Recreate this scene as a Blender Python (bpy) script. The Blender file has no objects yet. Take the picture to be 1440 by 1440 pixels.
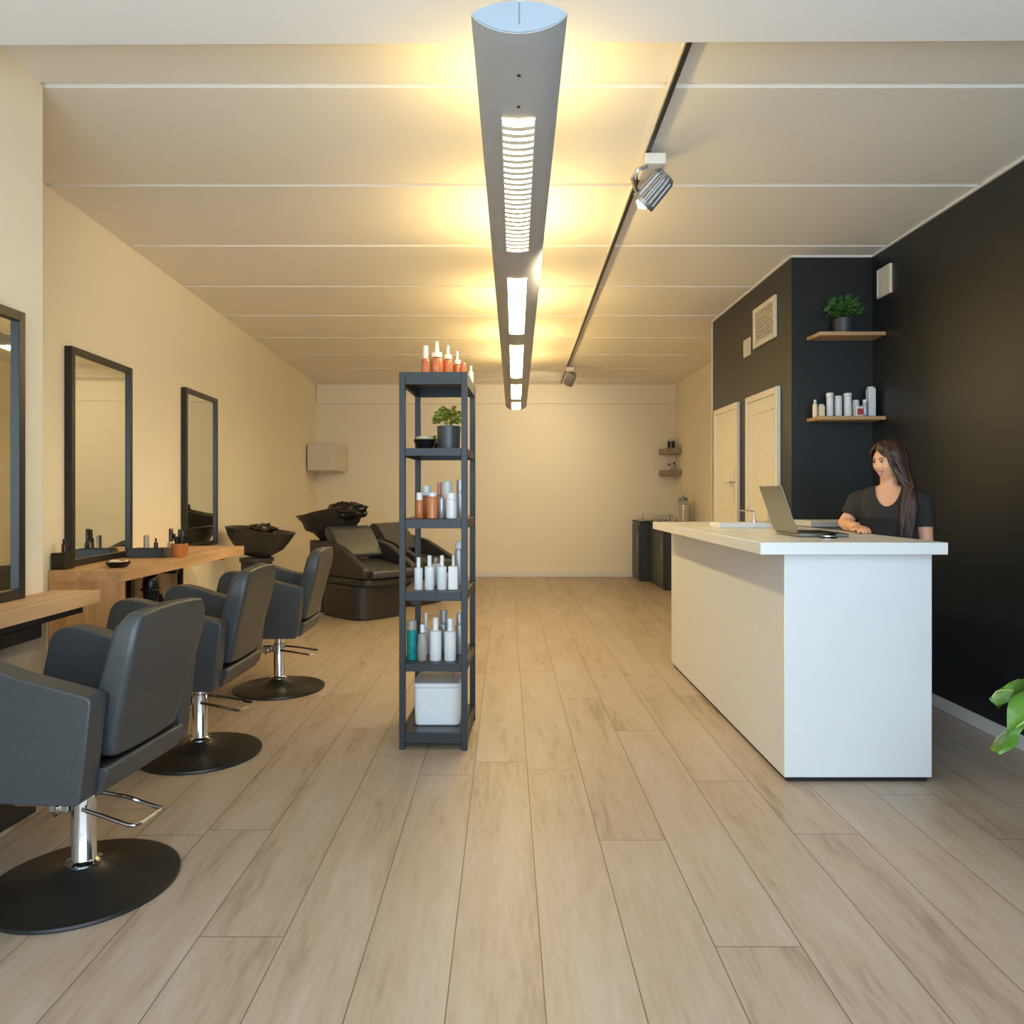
import bpy, bmesh, math, random
from mathutils import Vector, Matrix
random.seed(7)
R = math.radians
scene = bpy.context.scene
COL = scene.collection

# ------------------------------------------------------------------ materials
def srgb(r, g, b):
    f = lambda c: (c / 12.92 if c <= 0.04045 else ((c + 0.055) / 1.055) ** 2.4)
    return (f(r / 255), f(g / 255), f(b / 255), 1)

def mat(name, col, rough=0.5, metal=0.0, noise=0.0, nscale=20, bump=0.0, bscale=200, spec=0.5, emit=None, estr=0, trans=0.0, coat=0.0, stretch=None):
    m = bpy.data.materials.new(name); m.use_nodes = True
    nt = m.node_tree; b = nt.nodes['Principled BSDF']
    c = srgb(*col) if max(col[:3]) > 1 else (*col[:3], 1)
    b.inputs['Base Color'].default_value = c
    b.inputs['Roughness'].default_value = rough
    b.inputs['Metallic'].default_value = metal
    b.inputs['Specular IOR Level'].default_value = spec
    b.inputs['Transmission Weight'].default_value = trans
    b.inputs['Coat Weight'].default_value = coat
    if emit:
        b.inputs['Emission Color'].default_value = (*emit, 1)
        b.inputs['Emission Strength'].default_value = estr
    tc = nt.nodes.new('ShaderNodeTexCoord'); mp = nt.nodes.new('ShaderNodeMapping')
    nt.links.new(tc.outputs['Object'], mp.inputs['Vector'])
    if stretch: mp.inputs['Scale'].default_value = stretch
    if noise:
        n = nt.nodes.new('ShaderNodeTexNoise'); n.inputs['Scale'].default_value = nscale; n.inputs['Detail'].default_value = 4
        nt.links.new(mp.outputs['Vector'], n.inputs['Vector'])
        cr = nt.nodes.new('ShaderNodeValToRGB')
        cr.color_ramp.elements[0].position = 0.3; cr.color_ramp.elements[1].position = 0.7
        cr.color_ramp.elements[0].color = tuple(x * (1 - noise) for x in c[:3]) + (1,)
        cr.color_ramp.elements[1].color = tuple(min(1, x * (1 + noise)) for x in c[:3]) + (1,)
        nt.links.new(n.outputs['Fac'], cr.inputs['Fac']); nt.links.new(cr.outputs['Color'], b.inputs['Base Color'])
    if bump:
        n2 = nt.nodes.new('ShaderNodeTexNoise'); n2.inputs['Scale'].default_value = bscale; n2.inputs['Detail'].default_value = 3
        nt.links.new(mp.outputs['Vector'], n2.inputs['Vector'])
        bp = nt.nodes.new('ShaderNodeBump'); bp.inputs['Strength'].default_value = bump; bp.inputs['Distance'].default_value = 0.004
        nt.links.new(n2.outputs['Fac'], bp.inputs['Height']); nt.links.new(bp.outputs['Normal'], b.inputs['Normal'])
    return m

def floor_mat():
    m = bpy.data.materials.new('oak_laminate'); m.use_nodes = True
    nt = m.node_tree; b = nt.nodes['Principled BSDF']; L = nt.links.new; N = nt.nodes.new
    tc = N('ShaderNodeTexCoord'); sp = N('ShaderNodeSeparateXYZ'); L(tc.outputs['Object'], sp.inputs[0])
    def mth(op, a, bb=None):
        n = N('ShaderNodeMath'); n.operation = op
        for i, v in enumerate((a, bb)):
            if v is None: continue
            if isinstance(v, (int, float)): n.inputs[i].default_value = v
            else: L(v, n.inputs[i])
        return n.outputs[0]
    W, LEN = 0.25, 1.95
    u = mth('DIVIDE', mth('ADD', sp.outputs['X'], 10.1516), W)
    row = mth('FLOOR', u); fu = mth('FRACT', u)
    wn = N('ShaderNodeTexWhiteNoise'); wn.noise_dimensions = '1D'; L(row, wn.inputs['W'])
    v = mth('ADD', mth('DIVIDE', sp.outputs['Y'], LEN), mth('ADD', wn.outputs['Value'], 20))
    cell = mth('FLOOR', v); fv = mth('FRACT', v)
    cmb = N('ShaderNodeCombineXYZ'); L(row, cmb.inputs[0]); L(cell, cmb.inputs[1])
    wn2 = N('ShaderNodeTexWhiteNoise'); wn2.noise_dimensions = '3D'; L(cmb.outputs[0], wn2.inputs['Vector'])
    # distance to plank edge
    eu = mth('MULTIPLY', mth('MINIMUM', fu, mth('SUBTRACT', 1.0, fu)), W)
    ev = mth('MULTIPLY', mth('MINIMUM', fv, mth('SUBTRACT', 1.0, fv)), LEN)
    gap = mth('LESS_THAN', mth('MINIMUM', eu, ev), 0.0016)
    # grain
    cm2 = N('ShaderNodeCombineXYZ')
    L(mth('ADD', sp.outputs['X'], mth('MULTIPLY', wn2.outputs['Value'], 37.0)), cm2.inputs[0])
    L(mth('MULTIPLY', sp.outputs['Y'], 0.13), cm2.inputs[1])
    L(mth('MULTIPLY', wn2.outputs['Value'], 11.0), cm2.inputs[2])
    g1 = N('ShaderNodeTexNoise'); g1.inputs['Scale'].default_value = 60; g1.inputs['Detail'].default_value = 6; L(cm2.outputs[0], g1.inputs['Vector'])
    g2 = N('ShaderNodeTexNoise'); g2.inputs['Scale'].default_value = 9; g2.inputs['Detail'].default_value = 3; g2.inputs['Distortion'].default_value = .6; L(cm2.outputs[0], g2.inputs['Vector'])
    gsum = mth('ADD', mth('MULTIPLY', g1.outputs['Fac'], 0.35), mth('MULTIPLY', g2.outputs['Fac'], 0.65))
    gsum = mth('ADD', gsum, mth('MULTIPLY', mth('SUBTRACT', wn2.outputs['Value'], 0.5), 0.10))
    cr = N('ShaderNodeValToRGB'); e = cr.color_ramp.elements
    e[0].position = 0.24; e[0].color = srgb(134, 116, 100)
    e[1].position = 0.70; e[1].color = srgb(179, 167, 156)
    x = e.new(0.44); x.color = srgb(167, 151, 133)
    L(gsum, cr.inputs['Fac'])
    # knots
    cm3 = N('ShaderNodeCombineXYZ'); L(mth('ADD', sp.outputs['X'], mth('MULTIPLY', row, 3.7)), cm3.inputs[0]); L(mth('MULTIPLY', sp.outputs['Y'], 0.4), cm3.inputs[1])
    vo = N('ShaderNodeTexVoronoi'); vo.inputs['Scale'].default_value = 2.6; L(cm3.outputs[0], vo.inputs['Vector'])
    kn = N('ShaderNodeMapRange'); kn.inputs['From Min'].default_value = 0.0; kn.inputs['From Max'].default_value = 0.07; kn.inputs['To Min'].default_value = 0.45; kn.inputs['To Max'].default_value = 0.0
    L(vo.outputs['Distance'], kn.inputs['Value'])
    mx = N('ShaderNodeMix'); mx.data_type = 'RGBA'; L(kn.outputs[0], mx.inputs['Factor']); L(cr.outputs['Color'], mx.inputs['A']); mx.inputs['B'].default_value = srgb(120, 100, 80)
    mx2 = N('ShaderNodeMix'); mx2.data_type = 'RGBA'; L(gap, mx2.inputs['Factor']); L(mx.outputs['Result'], mx2.inputs['A']); mx2.inputs['B'].default_value = srgb(98, 82, 66)
    L(mx2.outputs['Result'], b.inputs['Base Color'])
    b.inputs['Roughness'].default_value = 0.42; b.inputs['Specular IOR Level'].default_value = 0.35
    bp = N('ShaderNodeBump'); bp.inputs['Strength'].default_value = 0.08; bp.inputs['Distance'].default_value = 0.002
    L(g1.outputs['Fac'], bp.inputs['Height']); L(bp.outputs['Normal'], b.inputs['Normal'])
    return m

def wood_mat(name, dark, light, axis=1, rough=0.5, scale=14):
    m = bpy.data.materials.new(name); m.use_nodes = True
    nt = m.node_tree; b = nt.nodes['Principled BSDF']; L = nt.links.new; N = nt.nodes.new
    tc = N('ShaderNodeTexCoord'); mp = N('ShaderNodeMapping'); L(tc.outputs['Object'], mp.inputs[0])
    s = [1, 1, 1]; s[axis] = 0.12; mp.inputs['Scale'].default_value = s
    n = N('ShaderNodeTexNoise'); n.inputs['Scale'].default_value = scale; n.inputs['Detail'].default_value = 7; n.inputs['Distortion'].default_value = .4
    L(mp.outputs[0], n.inputs['Vector'])
    cr = N('ShaderNodeValToRGB'); e = cr.color_ramp.elements
    e[0].position = .35; e[0].color = srgb(*dark); e[1].position = .66; e[1].color = srgb(*light)
    L(n.outputs['Fac'], cr.inputs[0]); L(cr.outputs[0], b.inputs['Base Color'])
    b.inputs['Roughness'].default_value = rough
    return m

def louvre_mat(name, col, strength, scale):
    m = bpy.data.materials.new(name); m.use_nodes = True
    nt = m.node_tree; b = nt.nodes['Principled BSDF']; L = nt.links.new; N = nt.nodes.new
    tc = N('ShaderNodeTexCoord'); w = N('ShaderNodeTexWave'); w.wave_type = 'BANDS'; w.bands_direction = 'Y'
    w.inputs['Scale'].default_value = scale; w.inputs['Distortion'].default_value = 0
    L(tc.outputs['Object'], w.inputs['Vector'])
    mr = N('ShaderNodeMapRange'); mr.inputs['To Min'].default_value = strength * .72; mr.inputs['To Max'].default_value = strength * 1.2
    L(w.outputs['Fac'], mr.inputs['Value']); L(mr.outputs[0], b.inputs['Emission Strength'])
    b.inputs['Base Color'].default_value = (.9, .9, .85, 1); b.inputs['Emission Color'].default_value = (*col, 1)
    return m

WARM = (1.0, 0.70, 0.27)
M = {}
M['floor'] = floor_mat()
M['wall'] = mat('cream_wall_paint', (240, 231, 210), .75, bump=.04, bscale=300)
M['ceil'] = mat('ceiling_paint', (240, 235, 226), .8, bump=.03, bscale=250)
M['beam'] = mat('bulkhead_paint', (242, 240, 238), .8, bump=.03, bscale=250)
M['black_wall'] = mat('black_satin_paint', (32, 33, 34), .42, noise=.08, nscale=5, bump=.05, bscale=400)
M['trim'] = mat('white_trim', (226, 224, 220), .45, noise=.02)
M['white'] = mat('white_laminate', (224, 226, 228), .38, noise=.01, nscale=8)
M['whitetop'] = mat('white_counter_top', (226, 226, 225), .3, noise=.01, nscale=8)
M['black'] = mat('black_metal', (26, 26, 27), .4, noise=.1)
M['blackp'] = mat('black_plastic', (18, 18, 18), .3, noise=.1)
M['frame'] = mat('mirror_frame_black', (30, 30, 32), .35, noise=.1)
M['shelf'] = mat('anthracite_metal', (31, 37, 43), .45, noise=.06)
M['shelfboard'] = mat('anthracite_board', (58, 60, 62), .35, noise=.06)
M['leather'] = mat('charcoal_leather', (60, 63, 65), .38, noise=.08, nscale=60, bump=.12, bscale=500)
M['leather_dark'] = mat('dark_leather', (48, 46, 44), .4, noise=.1, nscale=40, bump=.15, bscale=300)
M['disc'] = mat('black_steel_disc', (30, 30, 28), .38, noise=.1)
M['chrome'] = mat('chrome', (.75, .75, .76), .12, 1.0, noise=.03)
M['alu'] = mat('brushed_aluminium', (150, 152, 154), .45, .75, noise=.04, nscale=60, stretch=(1, .05, 1))
M['alupaint'] = mat('silver_lamp_paint', (182, 184, 186), .5, .1, noise=.03, nscale=10)
M['capface'] = mat('lamp_end_face', (158, 170, 182), .5, noise=.02)
M['mirror'] = mat('mirror_glass', (.80, .82, .74), .02, 1.0, noise=.01, nscale=3)
M['oak'] = wood_mat('light_oak_table', (186, 146, 104), (214, 176, 134), 1)
M['oakv'] = wood_mat('light_oak_panel', (178, 136, 96), (208, 168, 126), 2)
M['oakshelf'] = wood_mat('oak_wall_shelf', (170, 132, 90), (204, 166, 120), 0)
M['greyoak'] = wood_mat('grey_oak_cladding', (150, 136, 118), (188, 176, 158), 2, .55, 8)
M['taupe'] = wood_mat('taupe_corner_shelf', (128, 114, 90), (160, 144, 116), 0)
M['glass'] = mat('clear_glass', (.95, .95, .95), .04, trans=1.0, noise=.01)
M['amber'] = mat('amber_plastic', (204, 118, 76), .22, trans=.25, noise=.05)
M['orange'] = mat('orange_plastic', (232, 146, 86), .2, trans=.35, noise=.05)
M['pink'] = mat('pinkish_plastic', (222, 158, 150), .25, trans=.3, noise=.05)
M['cream'] = mat('cream_cap_plastic', (240, 222, 196), .4, noise=.02)
M['bottle'] = mat('white_bottle_plastic', (224, 227, 230), .3, noise=.02)
M['silver'] = mat('silver_plastic', (176, 178, 182), .3, .4, noise=.04)
M['teal'] = mat('teal_gel', (30, 160, 160), .15, trans=.3, noise=.25, nscale=40)
M['clearp'] = mat('clear_bottle_plastic', (214, 214, 206), .15, trans=.6, noise=.04)
M['red'] = mat('red_label', (170, 62, 58), .5, noise=.1)
M['brownglass'] = mat('brown_glass', (58, 34, 20), .12, noise=.1)
M['label'] = mat('paper_label', (226, 216, 196), .6, noise=.03)
M['pot'] = mat('dark_ceramic_pot', (58, 64, 68), .38, noise=.08)
M['leaf'] = mat('leaf_green', (70, 116, 36), .42, noise=.3, nscale=25)
M['leaf2'] = mat('variegated_leaf', (128, 134, 48), .42, noise=.5, nscale=60)
M['leaf3'] = mat('shelf_fern_green', (62, 110, 42), .5, noise=.35, nscale=40)
M['leafbig'] = mat('glossy_big_leaf', (84, 122, 40), .35, noise=.18, nscale=9)
M['vein'] = mat('leaf_rib', (160, 180, 100), .45, noise=.1)
M['soil'] = mat('potting_soil', (46, 34, 26), .9, noise=.3, nscale=80)
M['lid'] = mat('frosted_lid', (206, 198, 160), .3, trans=.3, noise=.03)
M['greycab'] = mat('grey_cabinet', (168, 170, 170), .4, noise=.02)
M['darkcab'] = mat('dark_grey_cabinet', (52, 54, 56), .4, noise=.06)
M['laptop'] = mat('laptop_shell', (128, 128, 118), .38, .5, noise=.02)
M['lapkey'] = mat('laptop_keys', (34, 34, 36), .5, noise=.1)
M['screen'] = mat('laptop_screen', (12, 13, 15), .15, noise=.05)
M['skin'] = mat('skin', (228, 172, 138), .5, noise=.05, nscale=30)
M['hair'] = mat('dark_brown_hair', (58, 34, 24), .4, noise=.35, nscale=60, stretch=(1, 1, .08))
M['shirt'] = mat('black_tshirt', (40, 38, 38), .85, noise=.08, nscale=30, bump=.1, bscale=120)
M['trouser'] = mat('dark_trousers', (34, 36, 44), .85, noise=.1)
M['eyew'] = mat('eye_white', (232, 226, 220), .3, noise=.02)
M['iris'] = mat('iris_dark', (48, 30, 22), .2, noise=.1)
M['lip'] = mat('lips', (178, 92, 82), .45, noise=.08)
M['teeth'] = mat('teeth', (238, 232, 222), .3, noise=.02)
M['wallbox'] = mat('offwhite_box', (214, 206, 190), .5, noise=.02)
M['vent'] = mat('vent_plastic', (226, 218, 200), .45, noise=.02)
M['ventdark'] = mat('vent_gap', (96, 84, 64), .7, noise=.05)
M['panel'] = louvre_mat('lamp_louvre', (1.0, .77, .38), 38, 5.0)
M['louvre'] = mat('louvre_slat', (250, 240, 220), .4, noise=.01)
M['uplight'] = mat('uplight_tube', (240, 230, 210), .5, noise=.01, emit=WARM, estr=36)
M['bulb'] = mat('spot_bulb', (250, 240, 220), .4, noise=.01, emit=(1, .82, .55), estr=6)
M['cape'] = mat('black_shiny_cape', (34, 28, 24), .18, noise=.2, nscale=30, bump=.3, bscale=40)

# ------------------------------------------------------------------ mesh helpers
def B(): return bmesh.new()

def box(bm, x0, x1, y0, y1, z0, z1, mtx=None):
    vs = [bm.verts.new((x, y, z)) for z in (z0, z1) for y in (y0, y1) for x in (x0, x1)]
    if mtx:
        for v in vs: v.co = mtx @ v.co
    for f in ((0, 2, 3, 1), (4, 5, 7, 6), (0, 1, 5, 4), (2, 6, 7, 3), (0, 4, 6, 2), (1, 3, 7, 5)):
        bm.faces.new([vs[i] for i in f])
    return vs

def prism(bm, poly, t0, t1, plane='xz', mtx=None):
    """poly 2-D extruded: xz -> along y, xy -> along z, yz -> along x"""
    def p(a, b, t):
        return {'xz': (a, t, b), 'xy': (a, b, t), 'yz': (t, a, b)}[plane]
    lo = [bm.verts.new(p(a, b, t0)) for a, b in poly]; hi = [bm.verts.new(p(a, b, t1)) for a, b in poly]
    if mtx:
        for v in lo + hi: v.co = mtx @ v.co
    n = len(poly)
    bm.faces.new(lo); bm.faces.new(hi[::-1])
    for i in range(n):
        j = (i + 1) % n
        bm.faces.new((lo[i], hi[i], hi[j], lo[j]))

def lathe(bm, prof, seg=24, c=(0, 0, 0), mtx=None, sx=1, sy=1):
    rings = []
    for r, z in prof:
        if r < 1e-6:
            rings.append([bm.verts.new((c[0], c[1], c[2] + z))])
        else:
            rings.append([bm.verts.new((c[0] + sx * r * math.cos(2 * math.pi * i / seg), c[1] + sy * r * math.sin(2 * math.pi * i / seg), c[2] + z)) for i in range(seg)])
    if mtx:
        for rg in rings:
            for v in rg: v.co = mtx @ v.co
    for a, b in zip(rings, rings[1:]):
        for i in range(seg):
            j = (i + 1) % seg
            if len(a) == 1 and len(b) == 1: continue
            if len(a) == 1: bm.faces.new((a[0], b[i], b[j]))
            elif len(b) == 1: bm.faces.new((a[i], b[0], a[j]))
            else: bm.faces.new((a[i], b[i], b[j], a[j]))

def tube(bm, pts, r, seg=8, closed=False, caps=True):
    pts = [Vector(p) for p in pts]
    n = len(pts); rr = r if isinstance(r, (list, tuple)) else [r] * n
    rings = []; up = None
    for i, p in enumerate(pts):
        if closed: d = (pts[(i + 1) % n] - pts[i - 1]).normalized()
        else: d = (pts[min(i + 1, n - 1)] - pts[max(i - 1, 0)]).normalized()
        if up is None:
            up = Vector((0, 0, 1)) if abs(d.z) < .9 else Vector((1, 0, 0))
        a = d.cross(up)
        if a.length < 1e-4: a = d.orthogonal()
        a.normalize(); b_ = d.cross(a).normalized(); up = -b_ if b_.dot(up) < 0 else b_
        b_ = a.cross(d)
        rings.append([bm.verts.new(p + rr[i] * (a * math.cos(2 * math.pi * k / seg) + b_ * math.sin(2 * math.pi * k / seg))) for k in range(seg)])
    m_ = n if closed else n - 1
    for i in range(m_):
        A, Bq = rings[i], rings[(i + 1) % n]
        for k in range(seg):
            l = (k + 1) % seg
            bm.faces.new((A[k], A[l], Bq[l], Bq[k]))
    if not closed and caps:
        bm.faces.new(rings[0][::-1]); bm.faces.new(rings[-1])

def rings_loft(bm, rings, cap=True):
    vr = [[bm.verts.new(p) for p in rg] for rg in rings]
    n = len(vr[0])
    for a, b in zip(vr, vr[1:]):
        for i in range(n):
            j = (i + 1) % n
            bm.faces.new((a[i], a[j], b[j], b[i]))
    if cap:
        bm.faces.new(vr[0][::-1]); bm.faces.new(vr[-1])

def obj(name, bm, m, parent=None, smooth=False, bevel=0, seg=2, loc=None, rot=None, sub=0, label=None, angle=35, kind=None):
    bmesh.ops.recalc_face_normals(bm, faces=bm.faces[:])
    me = bpy.data.meshes.new(name); bm.to_mesh(me); bm.free()
    o = bpy.data.objects.new(name, me); COL.objects.link(o)
    me.materials.append(M[m] if isinstance(m, str) else m)
    if bevel:
        md = o.modifiers.new('bevel', 'BEVEL'); md.width = bevel; md.segments = seg; md.limit_method = 'ANGLE'; md.angle_limit = R(30)
        smooth = True
    if sub:
        md = o.modifiers.new('sub', 'SUBSURF'); md.levels = sub; md.render_levels = sub; smooth = True
    if smooth:
        for p in me.polygons: p.use_smooth = True
        if not sub: me.set_sharp_from_angle(angle=R(angle))
    if parent: o.parent = parent
    if loc: o.location = loc
    if rot: o.rotation_euler = rot
    if label: o['label'] = label
    if kind: o['kind'] = kind
    return o

def tag(o, label, cat, group=None, kind=None):
    o['label'] = label; o['category'] = cat
    if group: o['group'] = group
    if kind: o['kind'] = kind
    return o

def thing(name, label, cat, loc=(0, 0, 0), rotz=0, group=None, rot=None):
    o = bpy.data.objects.new(name, None); COL.objects.link(o)
    o.empty_display_size = .1
    o.location = loc; o.rotation_euler = rot or (0, 0, rotz)
    return tag(o, label, cat, group)

def struct(name, bm, m, parent=None, **k):
    o = obj(name, bm, m, parent, **k)
    if not parent: o['kind'] = 'structure'
    return o

def kids(o): return [c for c in bpy.data.objects if c.parent == o]
def dup(root, loc, rotz, label, group=None):
    def cp(o, par):
        c = o.copy(); COL.objects.link(c)
        if par: c.parent = par
        for k in kids(o): cp(k, c)
        return c
    r = cp(root, None); r.location = loc; r.rotation_euler = (0, 0, rotz)
    r['label'] = label
    if group: r['group'] = group
    return r

F_, CX, CY, EYE = 1050.0, 712.0, 694.0, 1.3
# ------------------------------------------------------------------ room shell
H = 3.0
def wl(y): return -2.534 - .0573 * (y - 4.075)        # plane of the long left wall
bm = B(); box(bm, -3.4, 3.2, -1.2, 12.0, -.1, 0); struct('floor', bm, 'floor')

# ceiling of concrete planks with V joints
bm = B()
prof = [(-1.2, H)]
for k in range(-4, 9):
    y = 3.11 + 1.005 * k
    if y > -1.1: prof += [(y - .020, H), (y - .016, H + .022), (y + .012, H + .022), (y + .020, H)]
prof += [(12.0, H), (12.0, H + .15), (-1.2, H + .15)]
prism(bm, prof, -3.4, 3.2, 'yz'); struct('ceiling', bm, 'ceil')

bm = B(); prism(bm, [(-2.6, -1.2), (2.62, -1.2), (2.62, 2.60), (-2.6, 2.637)], 2.88, H, 'xy'); struct('trim_1', bm, 'beam')
# left near wall (the thicker part at the street side) and the recessed long wall
bm = B(); box(bm, -3.4, -1.931, -1.0, 3.11, 0, H); struct('wall_left_front', bm, 'wall')
bm = B(); prism(bm, [(wl(3.11), 3.11), (wl(11.67), 11.67), (-3.4, 11.67), (-3.4, 3.11)], 0, H, 'xy'); struct('wall_left', bm, 'wall')
bm = B(); box(bm, -3.4, 3.2, 11.67, 11.9, 0, H); struct('wall_back', bm, 'wall')
bm = B(); box(bm, -2.96, 2.645, 11.625, 11.67, 2.70, H); struct('trim_2', bm, 'wall', bevel=.006)
bm = B(); box(bm, 2.62, 3.2, -1.0, 5.34, 0, H); struct('wall_right', bm, 'black_wall')
bm = B(); box(bm, 2.04, 3.2, 5.34, 7.38, 0, H); struct('wall_right_block', bm, 'black_wall')
bm = B(); box(bm, 2.645, 3.2, 7.38, 11.67, 0, H); struct('wall_right_back', bm, 'wall')
# baseboards
bm = B(); box(bm, 2.602, 2.62, -1.0, 5.34, 0, .075); struct('baseboard_right', bm, 'trim', bevel=.004)
bm = B(); box(bm, -2.94, 2.645, 11.652, 11.67, 0, .07); struct('baseboard_back', bm, 'trim', bevel=.004)
bm = B(); prism(bm, [(wl(6.15), 6.15), (wl(6.15) + .016, 6.15), (wl(11.65) + .016, 11.65), (wl(11.65), 11.65)], 0, .07, 'xy'); struct('baseboard_left', bm, 'trim')
bm = B(); box(bm, 2.627, 2.645, 7.38, 9.9, 0, .07); struct('baseboard_right_back', bm, 'trim', bevel=.004)
# white bead where the black paint meets the ceiling
bm = B(); box(bm, 2.606, 2.62, 2.6, 5.34, H - .014, H); box(bm, 2.026, 2.62, 5.326, 5.34, H - .014, H); box(bm, 2.026, 2.04, 5.34, 7.38, H - .014, H)
struct('trim_3', bm, 'trim')
bm = B(); box(bm, 2.03, 2.045, 7.375, 7.392, 0, H); struct('trim_4', bm, 'wall')
# street front: glazed shopfront behind the viewer, daylight comes through it
bm = B()
for x in (-1.93, -.42, 1.08, 2.56): box(bm, x, x + .06, -1.0, -.94, 0, 2.88)
box(bm, -1.93, 2.62, -1.0, -.94, 0, .12); box(bm, -1.93, 2.62, -1.0, -.94, 2.80, 2.88)
struct('window_1', bm, 'frame')

# ------------------------------------------------------------------ doors in the black block
def door(nm, y0, y1, label):
    h = 2.10
    bm = B(); box(bm, 2.022, 2.038, y0 + .05, y1 - .05, .01, h - .05)
    d = struct(nm, bm, 'vent', bevel=.002); d['label'] = label
    bm = B(); box(bm, 2.008, 2.0395, y0, y0 + .05, 0, h); box(bm, 2.008, 2.0395, y1 - .05, y1, 0, h); box(bm, 2.008, 2.0395, y0 + .05, y1 - .05, h - .05, h)
    obj('door_frame', bm, 'vent', d, bevel=.003)
    return d
d1 = door('door_1', 6.51, 7.24, 'white flush door farther along the black wall')
bm = B(); box(bm, 2.012, 2.022, 6.575, 6.61, 1.20, 1.52); tube(bm, [(2.012, 6.592, 1.40), (1.975, 6.592, 1.40), (1.972, 6.63, 1.40), (1.972, 6.72, 1.40)], .009)
obj('door_handle', bm, 'chrome', d1, smooth=True)
d2 = door('door_2', 5.55, 6.28, 'white door with a raised panel line nearer the counter')
bm = B(); box(bm, 2.015, 2.022, 5.64, 6.19, 1.94, 1.95); box(bm, 2.015, 2.022, 5.64, 6.19, .15, .16); box(bm, 2.015, 2.022, 5.64, 5.65, .15, 1.95); box(bm, 2.015, 2.022, 6.18, 6.19, .15, 1.95)
obj('door_moulding', bm, 'vent', d2)
bm = B(); box(bm, 2.006, 2.0215, 5.70, 5.735, .95, 1.18); tube(bm, [(2.006, 5.717, 1.08), (1.97, 5.717, 1.08), (1.967, 5.76, 1.08), (1.967, 5.84, 1.08)], .009)
obj('door_handle', bm, 'chrome', d2, smooth=True)

# ------------------------------------------------------------------ wall grilles
t = thing('vent_grille', 'large square white louvred grille high on the black side wall above the doors', 'vent', (2.04, 5.87, 2.64))
bm = B()
box(bm, -.022, 0, -.25, -.21, -.16, .16); box(bm, -.022, 0, .21, .25, -.16, .16); box(bm, -.022, 0, -.21, .21, -.16, -.12); box(bm, -.022, 0, -.21, .21, .12, .16)
obj('grille_frame', bm, 'vent', t, bevel=.004)
bm = B(); box(bm, -.004, 0, -.21, .21, -.12, .12); obj('backing', bm, 'ventdark', t)
bm = B()
for k in range(12):
    z = -.11 + k * .02
    box(bm, -.016, -.004, -.21, .21, z - .005, z + .006)
obj('slats', bm, 'vent', t)
t = thing('wall_switch', 'small white square control plate beside the large louvred grille', 'switch', (2.04, 6.30, 2.53))
bm = B(); box(bm, -.015, 0, -.085, .085, -.075, .075); obj('plate', bm, 'vent', t, bevel=.005)
bm = B(); box(bm, -.021, -.0155, -.05, .05, -.045, .045); obj('rocker', bm, 'vent', t, bevel=.003)
t = thing('vent_grille', 'small white vent with upright slats on the right black wall near the corner', 'vent', (2.62, 5.155, 2.765))
bm = B()
box(bm, -.02, 0, -.09, -.072, -.1, .1); box(bm, -.02, 0, .072, .09, -.1, .1); box(bm, -.02, 0, -.072, .072, -.1, -.086); box(bm, -.02, 0, -.072, .072, .086, .1)
obj('grille_frame', bm, 'vent', t, bevel=.003)
bm = B(); box(bm, -.004, 0, -.072, .072, -.086, .086); obj('backing', bm, 'ventdark', t)
bm = B()
for k in range(4): box(bm, -.017, -.004, -.06 + k * .034, -.042 + k * .034, -.086, .086)
obj('slats', bm, 'vent', t)

# ------------------------------------------------------------------ wall shelves right + their goods
def wall_shelf(z, label):
    bm = B(); prism(bm, [(2.146, 5.338), (2.165, 5.147), (2.618, 5.147), (2.618, 5.338)], z, z + .026, 'xy')
    return tag(obj('wall_shelf', bm, 'oakshelf', bevel=.003), label, 'shelf', 'oak shelves on the black wall')
wall_shelf(2.392, 'upper oak shelf on the black wall, carrying a potted plant')
wall_shelf(1.809, 'lower oak shelf on the black wall, lined with white packs')

def foliage(bm, c, n, r, size, up=.5, seed=1, flat=.35):
    rnd = random.Random(seed)
    for i in range(n):
        a = rnd.uniform(0, 2 * math.pi); e = rnd.uniform(-.2, 1.3); rr = r * (rnd.uniform(.25, 1) ** .6)
        d = Vector((math.cos(a) * math.cos(e), math.sin(a) * math.cos(e), math.sin(e) * up * 1.6 + .1))
        p = Vector(c) + d * rr
        s = size * rnd.uniform(.7, 1.25)
        dd = (d + Vector((rnd.uniform(-.5, .5), rnd.uniform(-.5, .5), rnd.uniform(-.5, .4)))).normalized()
        sd = dd.cross(Vector((rnd.uniform(-1, 1), rnd.uniform(-1, 1), 1))).normalized()
        nn = dd.cross(sd) * s * .18
        pts = [p - dd * s * .5, p - dd * s * .1 + sd * s * flat, p + dd * s * .55, p - dd * s * .1 - sd * s * flat, p - nn]
        v = [bm.verts.new(q) for q in pts]
        bm.faces.new((v[0], v[1], v[4])); bm.faces.new((v[1], v[2], v[4])); bm.faces.new((v[2], v[3], v[4])); bm.faces.new((v[3], v[0], v[4]))

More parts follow.
